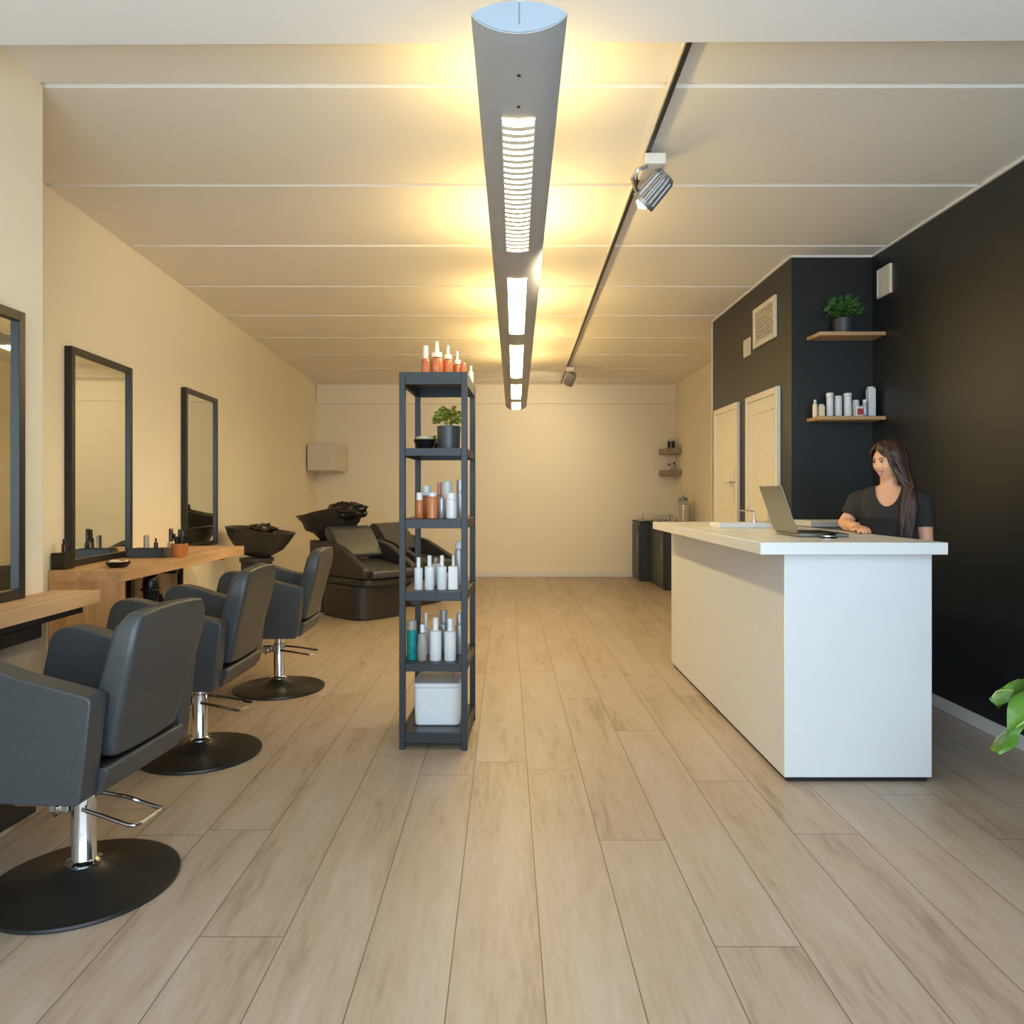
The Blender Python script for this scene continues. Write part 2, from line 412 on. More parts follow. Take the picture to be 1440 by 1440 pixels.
def potted(loc, r, h, potm, leafm, n, fr, size, label, cat='plant', seed=1, up=.5, name='potted_plant', taper=.92, flat=.35):
    t = thing(name, label, cat, loc)
    bm = B(); lathe(bm, [(0, 0), (r * taper, 0), (r, h), (r * .92, h), (r * .9, h - .012), (0, h - .012)], 28); obj('pot', bm, potm, t, smooth=True)
    bm = B(); foliage(bm, (0, 0, h + fr * .25), n, fr, size, up, seed, flat)
    for k in range(10):
        a = k * .63; tube(bm, [(0, 0, h - .011), (.4 * fr * math.cos(a), .4 * fr * math.sin(a), h + fr * .35)], .0018, 5)
    obj('foliage', bm, leafm, t)
    return t
potted((2.365, 5.245, 2.418), .068, .105, 'pot', 'leaf3', 230, .125, .04, 'feathery green plant in a small dark pot on the upper oak shelf', seed=3, up=.65, flat=.22)

def bottle(loc, w, h, bm_mat, cap_mat=None, cw=.5, ch=.25, shape='round', label='', cat='bottle', name='bottle', group=None, shoulder=.12, lab=None, rotz=0, noz=False, d=None):
    """body + cap: w width, h total height, ch share of the height taken by the cap, cw cap width share"""
    t = thing(name, label, cat, loc, rotz, group)
    r = w / 2; hb = h * (1 - ch) if cap_mat else h
    b_ = B()
    if shape == 'round':
        sh = hb * shoulder
        lathe(b_, [(0, 0), (r * .94, 0), (r, h * .015), (r, hb - sh), (r * .9, hb - sh * .45), (r * cw * .9, hb), (0, hb)], 20)
        obj('body', b_, bm_mat, t, smooth=True)
    else:
        dd = (d or w) / 2
        box(b_, -r, r, -dd, dd, 0, hb); obj('body', b_, bm_mat, t, bevel=w * .09)
    if cap_mat:
        b_ = B()
        if noz:
            lathe(b_, [(0, hb + .0005), (r * cw * 1.5, hb + .0005), (r * cw * 1.5, hb + h * ch * .3), (r * cw * .62, hb + h * ch * .36), (r * cw * .5, h), (0, h)], 16)
        elif shape == 'boxcap':
            box(b_, -r * cw, r * cw, -r * cw, r * cw, hb + .0005, h)
        else:
            lathe(b_, [(0, hb + .0005), (r * cw, hb + .0005), (r * cw * .94, h - .002), (r * cw * .86, h), (0, h)], 16)
        obj('cap', b_, cap_mat, t, smooth=True)
    if lab:
        b_ = B()
        if shape == 'round': lathe(b_, [(r * 1.012, hb * .2), (r * 1.012, hb * .62)], 20)
        else: box(b_, -r * .8, r * .8, -(d or w) / 2 - .0012, -(d or w) / 2 - .0004, hb * .15, hb * .75)
        obj('product_label', b_, lab, t, smooth=True)
    return t

G2 = 'white packs on the lower oak shelf'
S2 = 1.8355
k_ = .000963
def sx2(c): return ((1000 + c / 5.143) - CX) * 5.24 / F_
y2 = 5.24
bottle((sx2(751), y2, S2), .032, .122, 'cream', 'bottle', .62, .22, 'round', 'small narrow bottle with a little cap, leftmost on the lower oak shelf', group=G2)
bottle((sx2(797), y2, S2), .037, .09, 'cream', 'bottle', .96, .12, 'box', 'short cream carton beside the leftmost narrow bottle on the lower oak shelf', 'box', 'carton', G2)
bottle((sx2(859), y2, S2), .047, .17, 'bottle', 'bottle', 1.12, .16, 'round', 'tall white wide-lidded bottle third from the left on the lower oak shelf', group=G2, shoulder=.02)
bottle((sx2(920), y2, S2), .05, .149, 'bottle', 'bottle', 1.04, .14, 'round', 'slightly shorter white bottle between the two tall wide-lidded ones on the oak shelf', group=G2, shoulder=.02)
bottle((sx2(987), y2, S2), .052, .168, 'bottle', 'bottle', 1.12, .13, 'round', 'tall white wide-lidded bottle next to the red-marked jar on the lower oak shelf', group=G2, shoulder=.02)
bottle((sx2(1049), 5.205, S2), .052, .072, 'bottle', None, shape='box', label='small white box with a red picture on the lower oak shelf', cat='box', name='carton', group=G2, lab='red')
bottle((sx2(1062), 5.275, S2), .048, .124, 'bottle', 'bottle', .94, .2, 'round', 'white bottle standing behind the small red-marked box on the oak shelf', group=G2, shoulder=.04)
bottle((sx2(1107), 5.23, S2), .036, .122, 'silver', 'bottle', .8, .18, 'round', 'slim pale bottle left of the tallest pack on the lower oak shelf', group=G2)
bottle((sx2(1160), 5.25, S2), .05, .214, 'bottle', 'bottle', 1.05, .05, 'box', 'tallest white carton, rightmost on the lower oak shelf', 'box', 'carton', G2)

# ------------------------------------------------------------------ long lamp
KL = .87
L0 = Vector((.040 * KL, 2.318 * KL, EYE + 1.488 * KL)); L1 = Vector((.142 * KL, 10.80 * KL, EYE + 1.262 * KL))
LL = (L1 - L0).length; dirv = (L1 - L0).normalized()
yaw = -math.atan2(dirv.x, dirv.y); pitch = math.asin(dirv.z)
lamp = thing('linear_lamp', 'long grey aluminium ceiling lamp with glowing louvred windows along its underside', 'lamp', L0, rot=(pitch, 0, yaw))
HW, TU, TD = .150 * KL, .042 * KL, .062 * KL
def lens(t): # t -1..1 bottom arc
    return -TD * max(0, 1 - t * t) ** .72
poly = [(HW * t / 12, lens(t / 12)) for t in range(-12, 13)] + [(HW * t / 12, TU * (1 - (t / 12) ** 2) ** .72) for t in range(11, -12, -1)]
bm = B(); prism(bm, poly, 0, LL, 'xz'); obj('housing', bm, 'alupaint', lamp, smooth=True, angle=40)
bm = B(); prism(bm, [(a * .965, b * .94) for a, b in poly], -.003, -.0005, 'xz'); obj('end_face', bm, 'capface', lamp)
bm = B(); box(bm, -.0015, .0015, -.0045, -.0032, -TD * .55, TU * .8); obj('end_seam', bm, 'alu', lamp)
def arc_patch(bm, hw, y0, y1, off):
    n = 8; vs = []
    for i in range(n + 1):
        x = -hw + 2 * hw * i / n; z = lens(x / HW) - off
        vs.append((bm.verts.new((x, y0, z)), bm.verts.new((x, y1, z))))
    for a, b in zip(vs, vs[1:]): bm.faces.new((a[0], b[0], b[1], a[1]))
Y_L = L0.y
wins = [(a * KL, b * KL) for a, b in ((2.83, 4.24), (4.75, 6.20), (6.64, 8.20), (8.66, 9.72), (10.05, 10.70))]
for i, (a, b) in enumerate(wins):
    bm = B(); arc_patch(bm, .052, a - Y_L, b - Y_L, .0022); obj('light_window', bm, 'panel', lamp, smooth=True)
    bm = B()
    for s in (-1, 1):
        x = s * .0545; box(bm, x - .0025, x + .0025, a - Y_L - .004, b - Y_L + .004, lens(.4) - .006, lens(.4) + .004)
    for y in (a - Y_L, b - Y_L): arc_patch(bm, .054, y - .004, y + .004, .004)
    obj('window_rim', bm, 'trim', lamp)
for a, b in wins[:1]:
    bm = B(); n = int((b - a) / .046)
    for k in range(1, n):
        y = a - Y_L + k * (b - a) / n
        arc_patch(bm, .0525, y - .0145, y + .0145, .0045)
    obj('louvre', bm, 'louvre', lamp)
for y in (.19, .36):
    bm = B(); lathe(bm, [(0, -.003), (.005, -.003), (.006, 0), (0, 0)], 12, (0, y, -TD)); obj('screw', bm, 'black', lamp)
ups = [(2.80, 3.15), (4.15, 4.9), (6.0, 6.75), (7.6, 8.2), (8.85, 9.3)]
for a, b in ups:
    bm = B(); box(bm, -.05, .05, a - Y_L, b - Y_L, TU - .004, TU + .012); obj('uplight', bm, 'uplight', lamp)
for y in (1.1, 3.2, 5.0, 6.4):
    bm = B(); zt = (H - (L0.z + dirv.z * y)) - .002
    tube(bm, [(0, y, TU - .005), (0, y, zt)], .004, 8); lathe(bm, [(0, zt - .02), (.03, zt - .02), (.03, zt), (0, zt)], 16, (0, y, 0)); obj('suspension_rod', bm, 'alupaint', lamp, smooth=True)

# ------------------------------------------------------------------ track with two spots
tx = lambda y: .676 + (y - 2.753) * .018
tk = thing('light_track', 'thin black and white lighting track running along the ceiling right of the long lamp', 'lamp track', (0, 0, 0))
def rail(w, z0, z1, off=0): 
    b = B(); prism(b, [(tx(2.66) - w + off, 2.66), (tx(2.66) + w + off, 2.66), (tx(11.3) + w + off, 11.3), (tx(11.3) - w + off, 11.3)], z0, z1, 'xy'); return b
obj('rail_housing', rail(.015, 2.972, H - .0012), 'trim', tk); obj('rail_slot', rail(.0095, 2.961, 2.9715), 'black', tk)
def spot(y, label, aim):
    x = tx(y)
    t = thing('track_spotlight', label, 'spotlight', (x, y, 2.9605), group='spotlights on the ceiling track')
    bm = B(); box(bm, -.02, .085, -.11, .09, -.055, -.0005); obj('adapter', bm, 'trim', t, bevel=.006)
    bm = B()
    tube(bm, [(-.005, -.08, -.056), (-.05, -.09, -.075), (-.075, -.07, -.11), (-.05, -.03, -.15), (.0, .0, -.17)], .011, 8); obj('bracket', bm, 'chrome', t, smooth=True)
    rot = Vector((0, 0, -1)).rotation_difference(Vector(aim).normalized()).to_matrix().to_4x4()
    mt = Matrix.Translation((.05, -.01, -.135)) @ rot
    def fin(r, z, amp):
        return [mt @ Vector(((r + amp * (1 if (k // 2) % 2 else 0)) * math.cos(2 * math.pi * k / 56), (r + amp * (1 if (k // 2) % 2 else 0)) * math.sin(2 * math.pi * k / 56), z)) for k in range(56)]
    bm = B(); rings_loft(bm, [fin(.02, .085, 0), fin(.045, .08, 0), fin(.053, .06, .006), fin(.058, -.07, .006), fin(.064, -.071, 0), fin(.064, -.092, 0), fin(.057, -.092, 0), fin(.045, -.05, 0), fin(.005, -.05, 0)])
    obj('lamp_head', bm, 'alu', t, smooth=True, angle=25)
    bm = B(); lathe(bm, [(0, -.0505), (.036, -.0505), (.030, -.105), (0, -.122)], 16, mtx=mt); obj('bulb', bm, 'bulb', t, smooth=True)
    return t
spot(3.74, 'silver ribbed spotlight near the viewer, hanging from the black ceiling track', (-.62, .42, -.66))
spot(9.9, 'far silver spotlight at the back end of the black ceiling track', (-.35, .65, -.75))

def beam(loc, aim, w, size, soft=.04):
    l = bpy.data.lights.new('track_spot_beam', 'SPOT'); l.energy = w; l.color = (1, .80, .50); l.spot_size = R(size); l.spot_blend = 1; l.shadow_soft_size = soft
    o = bpy.data.objects.new('track_spot_beam', l); COL.objects.link(o); o.location = loc
    o.rotation_euler = Vector(aim).to_track_quat('-Z', 'Y').to_euler()
beam((.70, 9.99, 2.66), (-.7, 1.6, -1.0), 42, 150)
beam((.56, 3.87, 2.62), (-3.22, 2.05, -1.60), 110, 84, .12)

# ------------------------------------------------------------------ styling stations
st = thing('styling_table', 'nearest light oak styling table, on the left wall by the frame edge', 'table', (-1.929, .9, 0))
bm = B(); box(bm, 0, .199, 0, 2.28, .836, .89); obj('tabletop', bm, 'oak', st, bevel=.002)
bm = B(); box(bm, 0, .02, .02, 2.20, .0, .835); obj('back_panel', bm, 'greyoak', st)
bm = B(); box(bm, .021, .15, 1.2, 2.24, .80, .8355); obj('cable_tray', bm, 'black', st, bevel=.003)
bm = B(); box(bm, .021, .14, 1.55, 1.98, .745, .7995); obj('socket_box', bm, 'blackp', st, bevel=.006)

Y0, Y1, HT = 4.13, 6.06, .875
st2 = thing('styling_table', 'longer light oak styling table in the recess, below the two farther mirrors', 'table', (-2.128, Y0, 0))
bm = B(); prism(bm, [(wl(Y0) + .004 + 2.128, 0), (0, 0), (0, Y1 - Y0), (wl(Y1) + .004 + 2.128, Y1 - Y0)], HT - .066, HT, 'xy'); obj('tabletop', bm, 'oak', st2, bevel=.002)
bm = B(); box(bm, wl(Y0) + .006 + 2.128, -.002, .001, .042, 0, HT - .0665); obj('end_panel', bm, 'oakv', st2, bevel=.002)
bm = B(); prism(bm, [(wl(Y0 + .05) + .006 + 2.128, .05), (wl(Y0 + .05) + .03 + 2.128, .05), (wl(Y1) + .03 + 2.128, Y1 - Y0 - .05), (wl(Y1) + .006 + 2.128, Y1 - Y0 - .05)], 0, HT - .0665, 'xy'); obj('back_panel', bm, 'greyoak', st2)
bm = B(); box(bm, -.34, -.31, .72, .77, .0, HT - .0665); box(bm, -.34, -.02, .72, .77, HT - .095, HT - .0668); obj('bracket', bm, 'black', st2)
bm = B(); box(bm, -.45, -.10, 1.72, 1.76, HT - .095, HT - .0668); box(bm, -.45, -.42, 1.72, 1.76, .30, HT - .095); obj('bracket', bm, 'black', st2)

# hair dryer hanging below the second table
t = thing('hair_dryer', 'black hair dryer hanging in a holder under the longer oak table', 'hair dryer', (-2.20, 4.62, HT - .0675))
bm = B(); lathe(bm, [(0, -.2), (.03, -.2), (.043, -.16), (.048, -.09), (.045, -.03), (.03, -.01), (0, -.01)], 20, (0, 0, 0)); obj('barrel', bm, 'blackp', t, smooth=True)
bm = B(); tube(bm, [(.0, .03, -.12), (.01, .09, -.15), (.02, .12, -.22)], [.022, .02, .016], 12); obj('handle', bm, 'blackp', t, smooth=True)
bm = B(); tube(bm, [(.055 * math.cos(a / 12 * 2 * math.pi), .055 * math.sin(a / 12 * 2 * math.pi), -.10) for a in range(12)], .006, 8, closed=True); box(bm, -.012, .012, .045, .062, -.105, -.0005); obj('holder', bm, 'black', t, smooth=True)

# mirrors
def mirror(nm_label, y0, y1, z0, z1, near=False, dep=.045, fw=.038):
    W = y1 - y0
    if near: loc, rz = (-1.931, y0, z0), 0
    else: loc, rz = (wl(y0), y0, z0), math.atan(.0573)
    t = thing('mirror', nm_label, 'mirror', loc, rz, 'black framed mirrors on the left wall')
    Lw = W / math.cos(rz); h = z1 - z0
    bm = B()
    box(bm, .002, dep, 0, fw, 0, h); box(bm, .002, dep, Lw - fw, Lw, 0, h); box(bm, .002, dep, fw, Lw - fw, 0, fw); box(bm, .002, dep, fw, Lw - fw, h - fw, h)
    obj('frame', bm, 'frame', t, bevel=.002)
    bm = B(); box(bm, .003, dep - .018, fw, Lw - fw, fw, h - fw); obj('mirror_glass', bm, 'mirror', t)
    return t
mirror('nearest black framed mirror, cut by the left edge of the picture', 2.14, 2.93, .892, 2.008, True)
mirror('middle tall black framed mirror standing on the longer oak table', 4.30, 5.09, .877, 2.152)
mirror('farthest black framed mirror, beyond the tray of bottles', 6.075, 6.86, .836, 2.166)

# things on the second table
def py(px, d): return (px - CX) * d / F_
t = thing('storage_caddy', 'black tapered tray on the oak table holding small bottles', 'tray', (-2.385, 5.0, HT + .0005), R(2))
def trayz(b, w, dd, h, tp):
    vs = [(-w, -dd, 0), (w, -dd, 0), (w, dd, 0), (-w, dd, 0)]; vt = [(-w * tp, -dd * tp, h), (w * tp, -dd * tp, h), (w * tp, dd * tp, h), (-w * tp, dd * tp, h)]
    rings_loft(b, [vs, vt])
bm = B(); trayz(bm, .135, .07, .058, .80); obj('tray_body', bm, 'blackp', t, bevel=.004)
bm = B(); box(bm, -.095, .095, -.045, .045, .0582, .061); obj('tray_rim', bm, 'black', t)
TZ = HT + .0625
GT = 'bottles on the oak styling table'
bottle((-2.405, 4.99, TZ), .034, .085, 'clearp', None, label='clear plastic tube standing on the black tapered tray', name='bottle', group=GT)
bottle((-2.335, 4.975, TZ), .028, .065, 'blackp', 'blackp', .5, .4, label='tiny black bottle at the front of the black tapered tray', group=GT)
bottle((-2.29, 5.10, HT + .001), .045, .185, 'label', 'brownglass', .66, .48, label='pale bottle with a tall dark pointed cap behind the black tray', group=GT)
bottle((-2.27, 5.19, HT + .001), .040, .175, 'brownglass', 'blackp', .62, .3, label='slim dark brown bottle behind the amber comb jar', group=GT)
t = thing('comb_jar', 'amber glass jar of combs and brushes on the oak table', 'jar', (-2.188, 5.0, HT + .0005))
bm = B(); lathe(bm, [(0, 0), (.042, 0), (.055, .05), (.055, .09), (.051, .09), (.05, .05), (.038, .006), (0, .006)], 24); obj('jar_body', bm, 'orange', t, smooth=True)
bm = B()
for a, e, l in ((.3, .3, .15), (1.4, .25, .17), (2.5, .35, .14), (3.9, .25, .16), (5.1, .35, .15)):
    q = Vector((math.cos(a) * math.sin(e), math.sin(a) * math.sin(e), math.cos(e)))
    tube(bm, [Vector((0, 0, .008)), q * l * .8, q * l], [.006, .008, .013], 8)
obj('combs', bm, 'blackp', t, smooth=True, kind=None)
t = thing('dish', 'small round black dish near the front edge of the longer oak table', 'dish', (-2.235, 4.30, HT + .0005))
bm = B(); lathe(bm, [(0, 0), (.045, 0), (.062, .02), (.066, .034), (.06, .034), (.055, .018), (0, .012)], 24); obj('dish_body', bm, 'blackp', t, smooth=True)
bm = B(); tube(bm, [(.045 * math.cos(a / 14 * 2 * math.pi), .045 * math.sin(a / 14 * 2 * math.pi), .03 + .006 * math.sin(a * 1.3)) for a in range(14)], .008, 8, closed=True); obj('hair_ties', bm, 'cream', t, smooth=True)
t = thing('storage_box', 'black box in the corner left of the middle mirror', 'box', (-2.492, 4.20, HT + .0005))
bm = B(); box(bm, -.038, .038, -.05, .05, 0, .085); obj('box_body', bm, 'blackp', t, bevel=.004)
bm = B(); box(bm, -.040, .040, -.052, .052, .0852, .093); obj('box_lid', bm, 'blackp', t, bevel=.003)
bottle((-2.478, 4.19, HT + .0945), .032, .075, 'brownglass', 'blackp', .7, .3, label='dark bottle standing on the black box left of the middle mirror', group=GT)

# ------------------------------------------------------------------ salon chair
def rounded(poly, r=.03, n=4):
    out = []
    m_ = len(poly)
    for i in range(m_):
        p0, p, p1 = Vector(poly[i - 1]), Vector(poly[i]), Vector(poly[(i + 1) % m_])
        rr = min(r, (p0 - p).length * .45, (p1 - p).length * .45)
        a = p + (p0 - p).normalized() * rr; b = p + (p1 - p).normalized() * rr
        for k in range(n + 1):
            s = k / n
            q = a * (1 - s) ** 2 + p * 2 * s * (1 - s) + b * s * s
            out.append((q.x, q.y))
    return out

def make_chair(loc, rotz, label):
    t = thing('salon_chair', label, 'chair', loc, rotz, 'charcoal hydraulic salon chairs')
    bm = B(); lathe(bm, [(0, 0), (.292, 0), (.297, .006), (.295, .014), (.275, .019), (.17, .028), (.095, .044), (.062, .062), (.05, .072), (0, .072)], 64)
    obj('base_disc', bm, 'disc', t, smooth=True)
    bm = B(); lathe(bm, [(0, .0725), (.056, .0725), (.056, .079), (.040, .086), (.0375, .09), (.0375, .30), (.032, .302), (.032, .345), (.027, .347), (.027, .388), (0, .388)], 32)
    obj('column', bm, 'chrome', t, smooth=True)
    bm = B()
    tube(bm, [(.02, -.036, .262), (.10, -.06, .256), (.215, -.098, .246), (.236, -.095, .244), (.245, -.075, .244), (.255, .02, .246), (.248, .036, .247), (.22, .042, .249), (.10, .085, .258), (.0, .10, .264), (-.03, .07, .266), (-.03, .036, .266)], .0065, 8)
    obj('pump_lever', bm, 'chrome', t, smooth=True)
    bm = B(); box(bm, -.105, -.037, -.03, .02, .245, .285); tube(bm, [(-.07, -.035, .27), (-.07, -.03, .25), (-.085, -.028, .235)], .008, 8); obj('pump_bracket', bm, 'chrome', t, bevel=.004)
    bm = B(); box(bm, -.13, .13, -.13, .13, .389, .412); obj('mounting_plate', bm, 'black', t, bevel=.004)
    bm = B(); box(bm, -.27, .14, -.222, .222, .413, .455); obj('seat_frame', bm, 'leather', t, bevel=.008)
    bm = B(); box(bm, -.33, .125, -.222, .222, .456, .555); obj('seat', bm, 'leather', t, bevel=.03, seg=4)
    armp = rounded([(.195, .388), (.232, .705), (.0, .758), (-.13, .798), (-.195, .812), (-.25, .808), (-.285, .775), (-.325, .60), (-.345, .405), (-.325, .388)], .022, 3)
    for s in (-1, 1):
        bm = B(); prism(bm, armp, s * .225, s * .307, 'xz'); obj('armrest', bm, 'leather', t, bevel=.008, seg=3)
    # backrest: leaning cushion, slightly narrower at the top, rounded shoulders
    bm = B()
    N = 9
    rings = []
    for i in range(N):
        s = i / (N - 1)
        z = .497 + (.915 - .497) * s
        xr = .222 + .112 * s; th = .105 - .02 * s
        hw = .190 + .034 * min(1, s * 1.25) ** .8
        if i == N - 1: hw -= .034; th -= .03; xr -= .015; z += .010
        if i == N - 2: hw -= .008; th -= .004; xr -= .002; z += .024
        if i == 0: th -= .012; hw -= .010
        cor = .022
        rg = []
        for (cx, cy, a0) in ((xr - cor, hw - cor, 0), (xr - th + cor, hw - cor, 90), (xr - th + cor, -hw + cor, 180), (xr - cor, -hw + cor, 270)):
            for k in range(7):
                if a0 in (0, 180) or k < 7:
                    a = R(a0 + 90 * k / 6)
                    rg.append((cx + cor * math.cos(a), cy + cor * math.sin(a)))
        # add points along the broad faces so the top can be crowned
        full = []
        for q in range(len(rg)):
            p, nx = rg[q], rg[(q + 1) % len(rg)]
            full.append(p)
            if abs(nx[1] - p[1]) > .1:
                for u in range(1, 8): full.append((p[0] + (nx[0] - p[0]) * u / 8, p[1] + (nx[1] - p[1]) * u / 8))
        rings.append([Vector((x, y, z + .016 * max(0, s - .35) ** 1.5 * 2 * (1 - (y / .23) ** 2) - .014 * (1 - s) ** 3 * (1 - (y / .23) ** 2))) for x, y in full])
    rings_loft(bm, rings); obj('backrest', bm, 'leather', t, smooth=True, bevel=.008, seg=2, angle=60)
    bm = B(); prism(bm, rounded([(.142, .39), (.200, .388), (.229, .462), (.218, .474), (.142, .462)], .010, 3), -.2235, .2235, 'xz'); obj('rear_rail', bm, 'leather', t, bevel=.006)
    bm = B()
    for y in (-.07, .07): tube(bm, [(-.22, y, .418), (-.33, y, .36), (-.40, y, .25), (-.43, y, .17)], .013, 8)
    prism(bm, [(-.475, .205), (-.43, .165), (-.37, .15), (-.30, .155), (-.30, .175), (-.37, .172), (-.42, .188), (-.465, .222)], -.17, .17, 'xz')
    obj('footrest', bm, 'black', t, smooth=True)
    return t
ch = make_chair((-1.408, 2.49, 0), R(-5), 'nearest charcoal salon chair, cut by the left edge of the picture')
dup(ch, (-1.532, 3.735, 0), R(-1), 'middle charcoal salon chair, facing the middle black framed mirror')
dup(ch, (-1.515, 4.98, 0), R(1), 'farthest charcoal salon chair, in front of the shampoo chair')

# ------------------------------------------------------------------ shampoo units
def bowl(bm, mtx, rx=.30, ry=.26, h=.22, lip=.04, bulge=0):
    rings = []
    def sup(rx, ry, z, n=2.6, k=32, dz=0):
        o = []
        for i in range(k):
            a = 2 * math.pi * i / k; c, s = math.cos(a), math.sin(a)
            r = (abs(c) ** n + abs(s) ** n) ** (-1 / n)
            o.append(mtx @ Vector((rx * r * c, ry * r * s, z + dz * c * abs(c))))
        return o
    for f, z in ((.36, 0), (.42, .02), (.58 + bulge, h * .38), (.80 + bulge * .6, h * .72), (.97, h), (1.0, h + .012), (.97, h + .018), (.90, h + .008), (.76, .15), (.5, .07), (.1, .05)):
        rings.append(sup(rx * f, ry * f, z, dz=lip * f if z > .1 else 0))
    rings_loft(bm, rings)

def crumple(bm, c, rx, ry, rz, seed, mtx=None):
    rnd = random.Random(seed); fr = [(rnd.uniform(2, 6), rnd.uniform(0, 6), rnd.uniform(2, 7), rnd.uniform(0, 6), rnd.uniform(.05, .16)) for _ in range(7)]
    rings = []
    for i in range(1, 14):
        ph = math.pi * i / 14; rg = []
        for k in range(28):
            a = 2 * math.pi * k / 28
            f = 1 + sum(am * math.sin(p * a * 1.0 // 1 * 1.0 + q + u * ph * 2) * math.sin(u * ph + w) for p, q, u, w, am in fr) + rnd.uniform(-.05, .05)
            v = Vector((rx * math.sin(ph) * math.cos(a) * f, ry * math.sin(ph) * math.sin(a) * f, -rz * math.cos(ph) * (f if ph > 1.2 else 1)))
            rg.append((mtx @ v if mtx else v) + Vector(c))
        rings.append(rg)
    rings_loft(bm, rings)

# free standing basin by the far end of the oak table
bs = thing('shampoo_basin', 'black shampoo basin on a pedestal, beyond the end of the long oak table', 'basin', (-2.34, 7.0, 0), 0)
bm = B(); lathe(bm, [(0, 0), (.20, 0), (.20, .03), (.145, .06), (.14, .66), (.155, .665), (.155, .70), (.12, .705), (0, .705)], 32); obj('pedestal', bm, 'leather_dark', bs, smooth=True)
mt = Matrix.Translation((0, 0, .715)) @ Matrix.Rotation(R(9), 4, 'Y')
bm = B(); bowl(bm, mt, .315, .27, .235, .015, .13); obj('bowl', bm, 'leather_dark', bs, smooth=True, angle=60)
bm = B(); crumple(bm, (0.05, -.03, .93), .15, .13, .085, 5)
tag(obj('salon_cape', bm, 'cape', loc=(-2.34, 7.0, 0), smooth=True, angle=50), 'crumpled shiny dark cape lying in the pedestal basin', 'cape')

def make_wash_chair(loc, rotz, label, basin=True, name='shampoo_chair'):
    t = thing(name, label, 'chair', loc, rotz)
    def rr(w, y0, y1, c=.16, n=6):
        return rounded([(-w, y0), (w, y0), (w, y1), (-w, y1)], c, n)
    bm = B(); prism(bm, rr(.33, -.40, .36, .2), .0, .355, 'xy'); obj('base', bm, 'leather_dark', t, bevel=.015)
    bm = B(); prism(bm, rr(.34, -.52, .30, .16), .356, .43, 'xy'); obj('seat_frame', bm, 'leather_dark', t, bevel=.02)
    bm = B(); prism(bm, rounded([(-.56, .44), (-.56, .51), (-.10, .56), (.14, .60), (.14, .431), (-.5, .431)], .04), -.262, .262, 'yz'); obj('seat', bm, 'leather', t, bevel=.02, seg=3)
    for s in (-1, 1):
        bm = B(); prism(bm, rounded([(-.50, .431), (-.52, .53), (-.10, .74), (.22, .80), (.30, .431)], .05), s * .265, s * .345, 'yz'); obj('armrest', bm, 'leather_dark', t, bevel=.018, seg=3)
    bm = B(); prism(bm, rounded([(.02, .605), (-.03, .64), (.22, .93), (.29, .95), (.35, .90), (.16, .605)], .04), -.262, .262, 'yz'); obj('backrest', bm, 'leather', t, bevel=.025, seg=3)
    if basin:
        bm = B(); prism(bm, rr(.26, .40, .68, .08), 0, .78, 'xy'); obj('pedestal', bm, 'leather_dark', t, bevel=.01)
        mt = Matrix.Translation((0, .55, .785)) @ Matrix.Rotation(R(-8), 4, 'X')
        bm = B(); bowl(bm, mt, .41, .29, .31, .05); obj('bowl', bm, 'leather_dark', t, smooth=True, angle=60)
    return t
make_wash_chair((-1.55, 8.05, 0), R(46), 'dark shampoo chair with its own wide basin, left of the black shelf rack')
bm = B(); crumple(bm, (-1.78, 8.36, 1.10), .22, .16, .10, 9)
tag(obj('salon_cape', bm, 'cape', smooth=True, angle=50), 'crumpled shiny dark cape draped over the wide basin of the shampoo chair', 'cape')
t2 = make_wash_chair((-1.22, 9.0, 0), R(60), 'second dark padded chair half hidden behind the black shelf rack', False, 'lounge_chair')

# white box unit in the back left corner
t = thing('wall_unit', 'off-white box unit mounted high in the back left corner', 'wall unit', (-2.70, 11.2, 1.63))
bm = B(); box(bm, -.21, .225, -.30, .46, 0, .39); obj('case', bm, 'wallbox', t, bevel=.012)
bm = B(); box(bm, -.20, .21, -.316, -.301, .012, .378); obj('front_panel', bm, 'wallbox', t, bevel=.005)

# ------------------------------------------------------------------ shelf rack
rk = thing('shelf_rack', 'tall narrow black rack with open shelves in the middle of the floor', 'shelf', (-.3708, 3.78, 0), R(-2.2))
rw, rd = .173, .53
for x, y in ((-rw, 0), (rw - .03, 0), (-rw, rd - .03), (rw - .03, rd - .03)):
    bm = B(); box(bm, x, x + .03, y, y + .03, 0, 1.9155); obj('upright', bm, 'shelf', rk, bevel=.0015)
zs = [(1.854, 1.916), (1.491, 1.530), (1.124, 1.170), (.756, .800), (.397, .436), (.035, .087)]
for a, b in zs:
    bm = B(); box(bm, -rw + .0305, rw - .0305, .002, .024, a, b); box(bm, -rw + .0305, rw - .0305, rd - .024, rd - .002, a, b)
    box(bm, -rw + .002, -rw + .022, .031, rd - .031, a, b); box(bm, rw - .022, rw - .002, .031, rd - .031, a, b)
    s_ = obj('shelf', bm, 'shelf', rk, bevel=.001)
    bm = B(); box(bm, -rw + .023, rw - .023, .025, rd - .025, b - .014, b - .001); obj('shelf_board', bm, 'shelfboard', s_)

def rx(px, d): return (px - CX) * d / F_
def on(z): return z + .0005
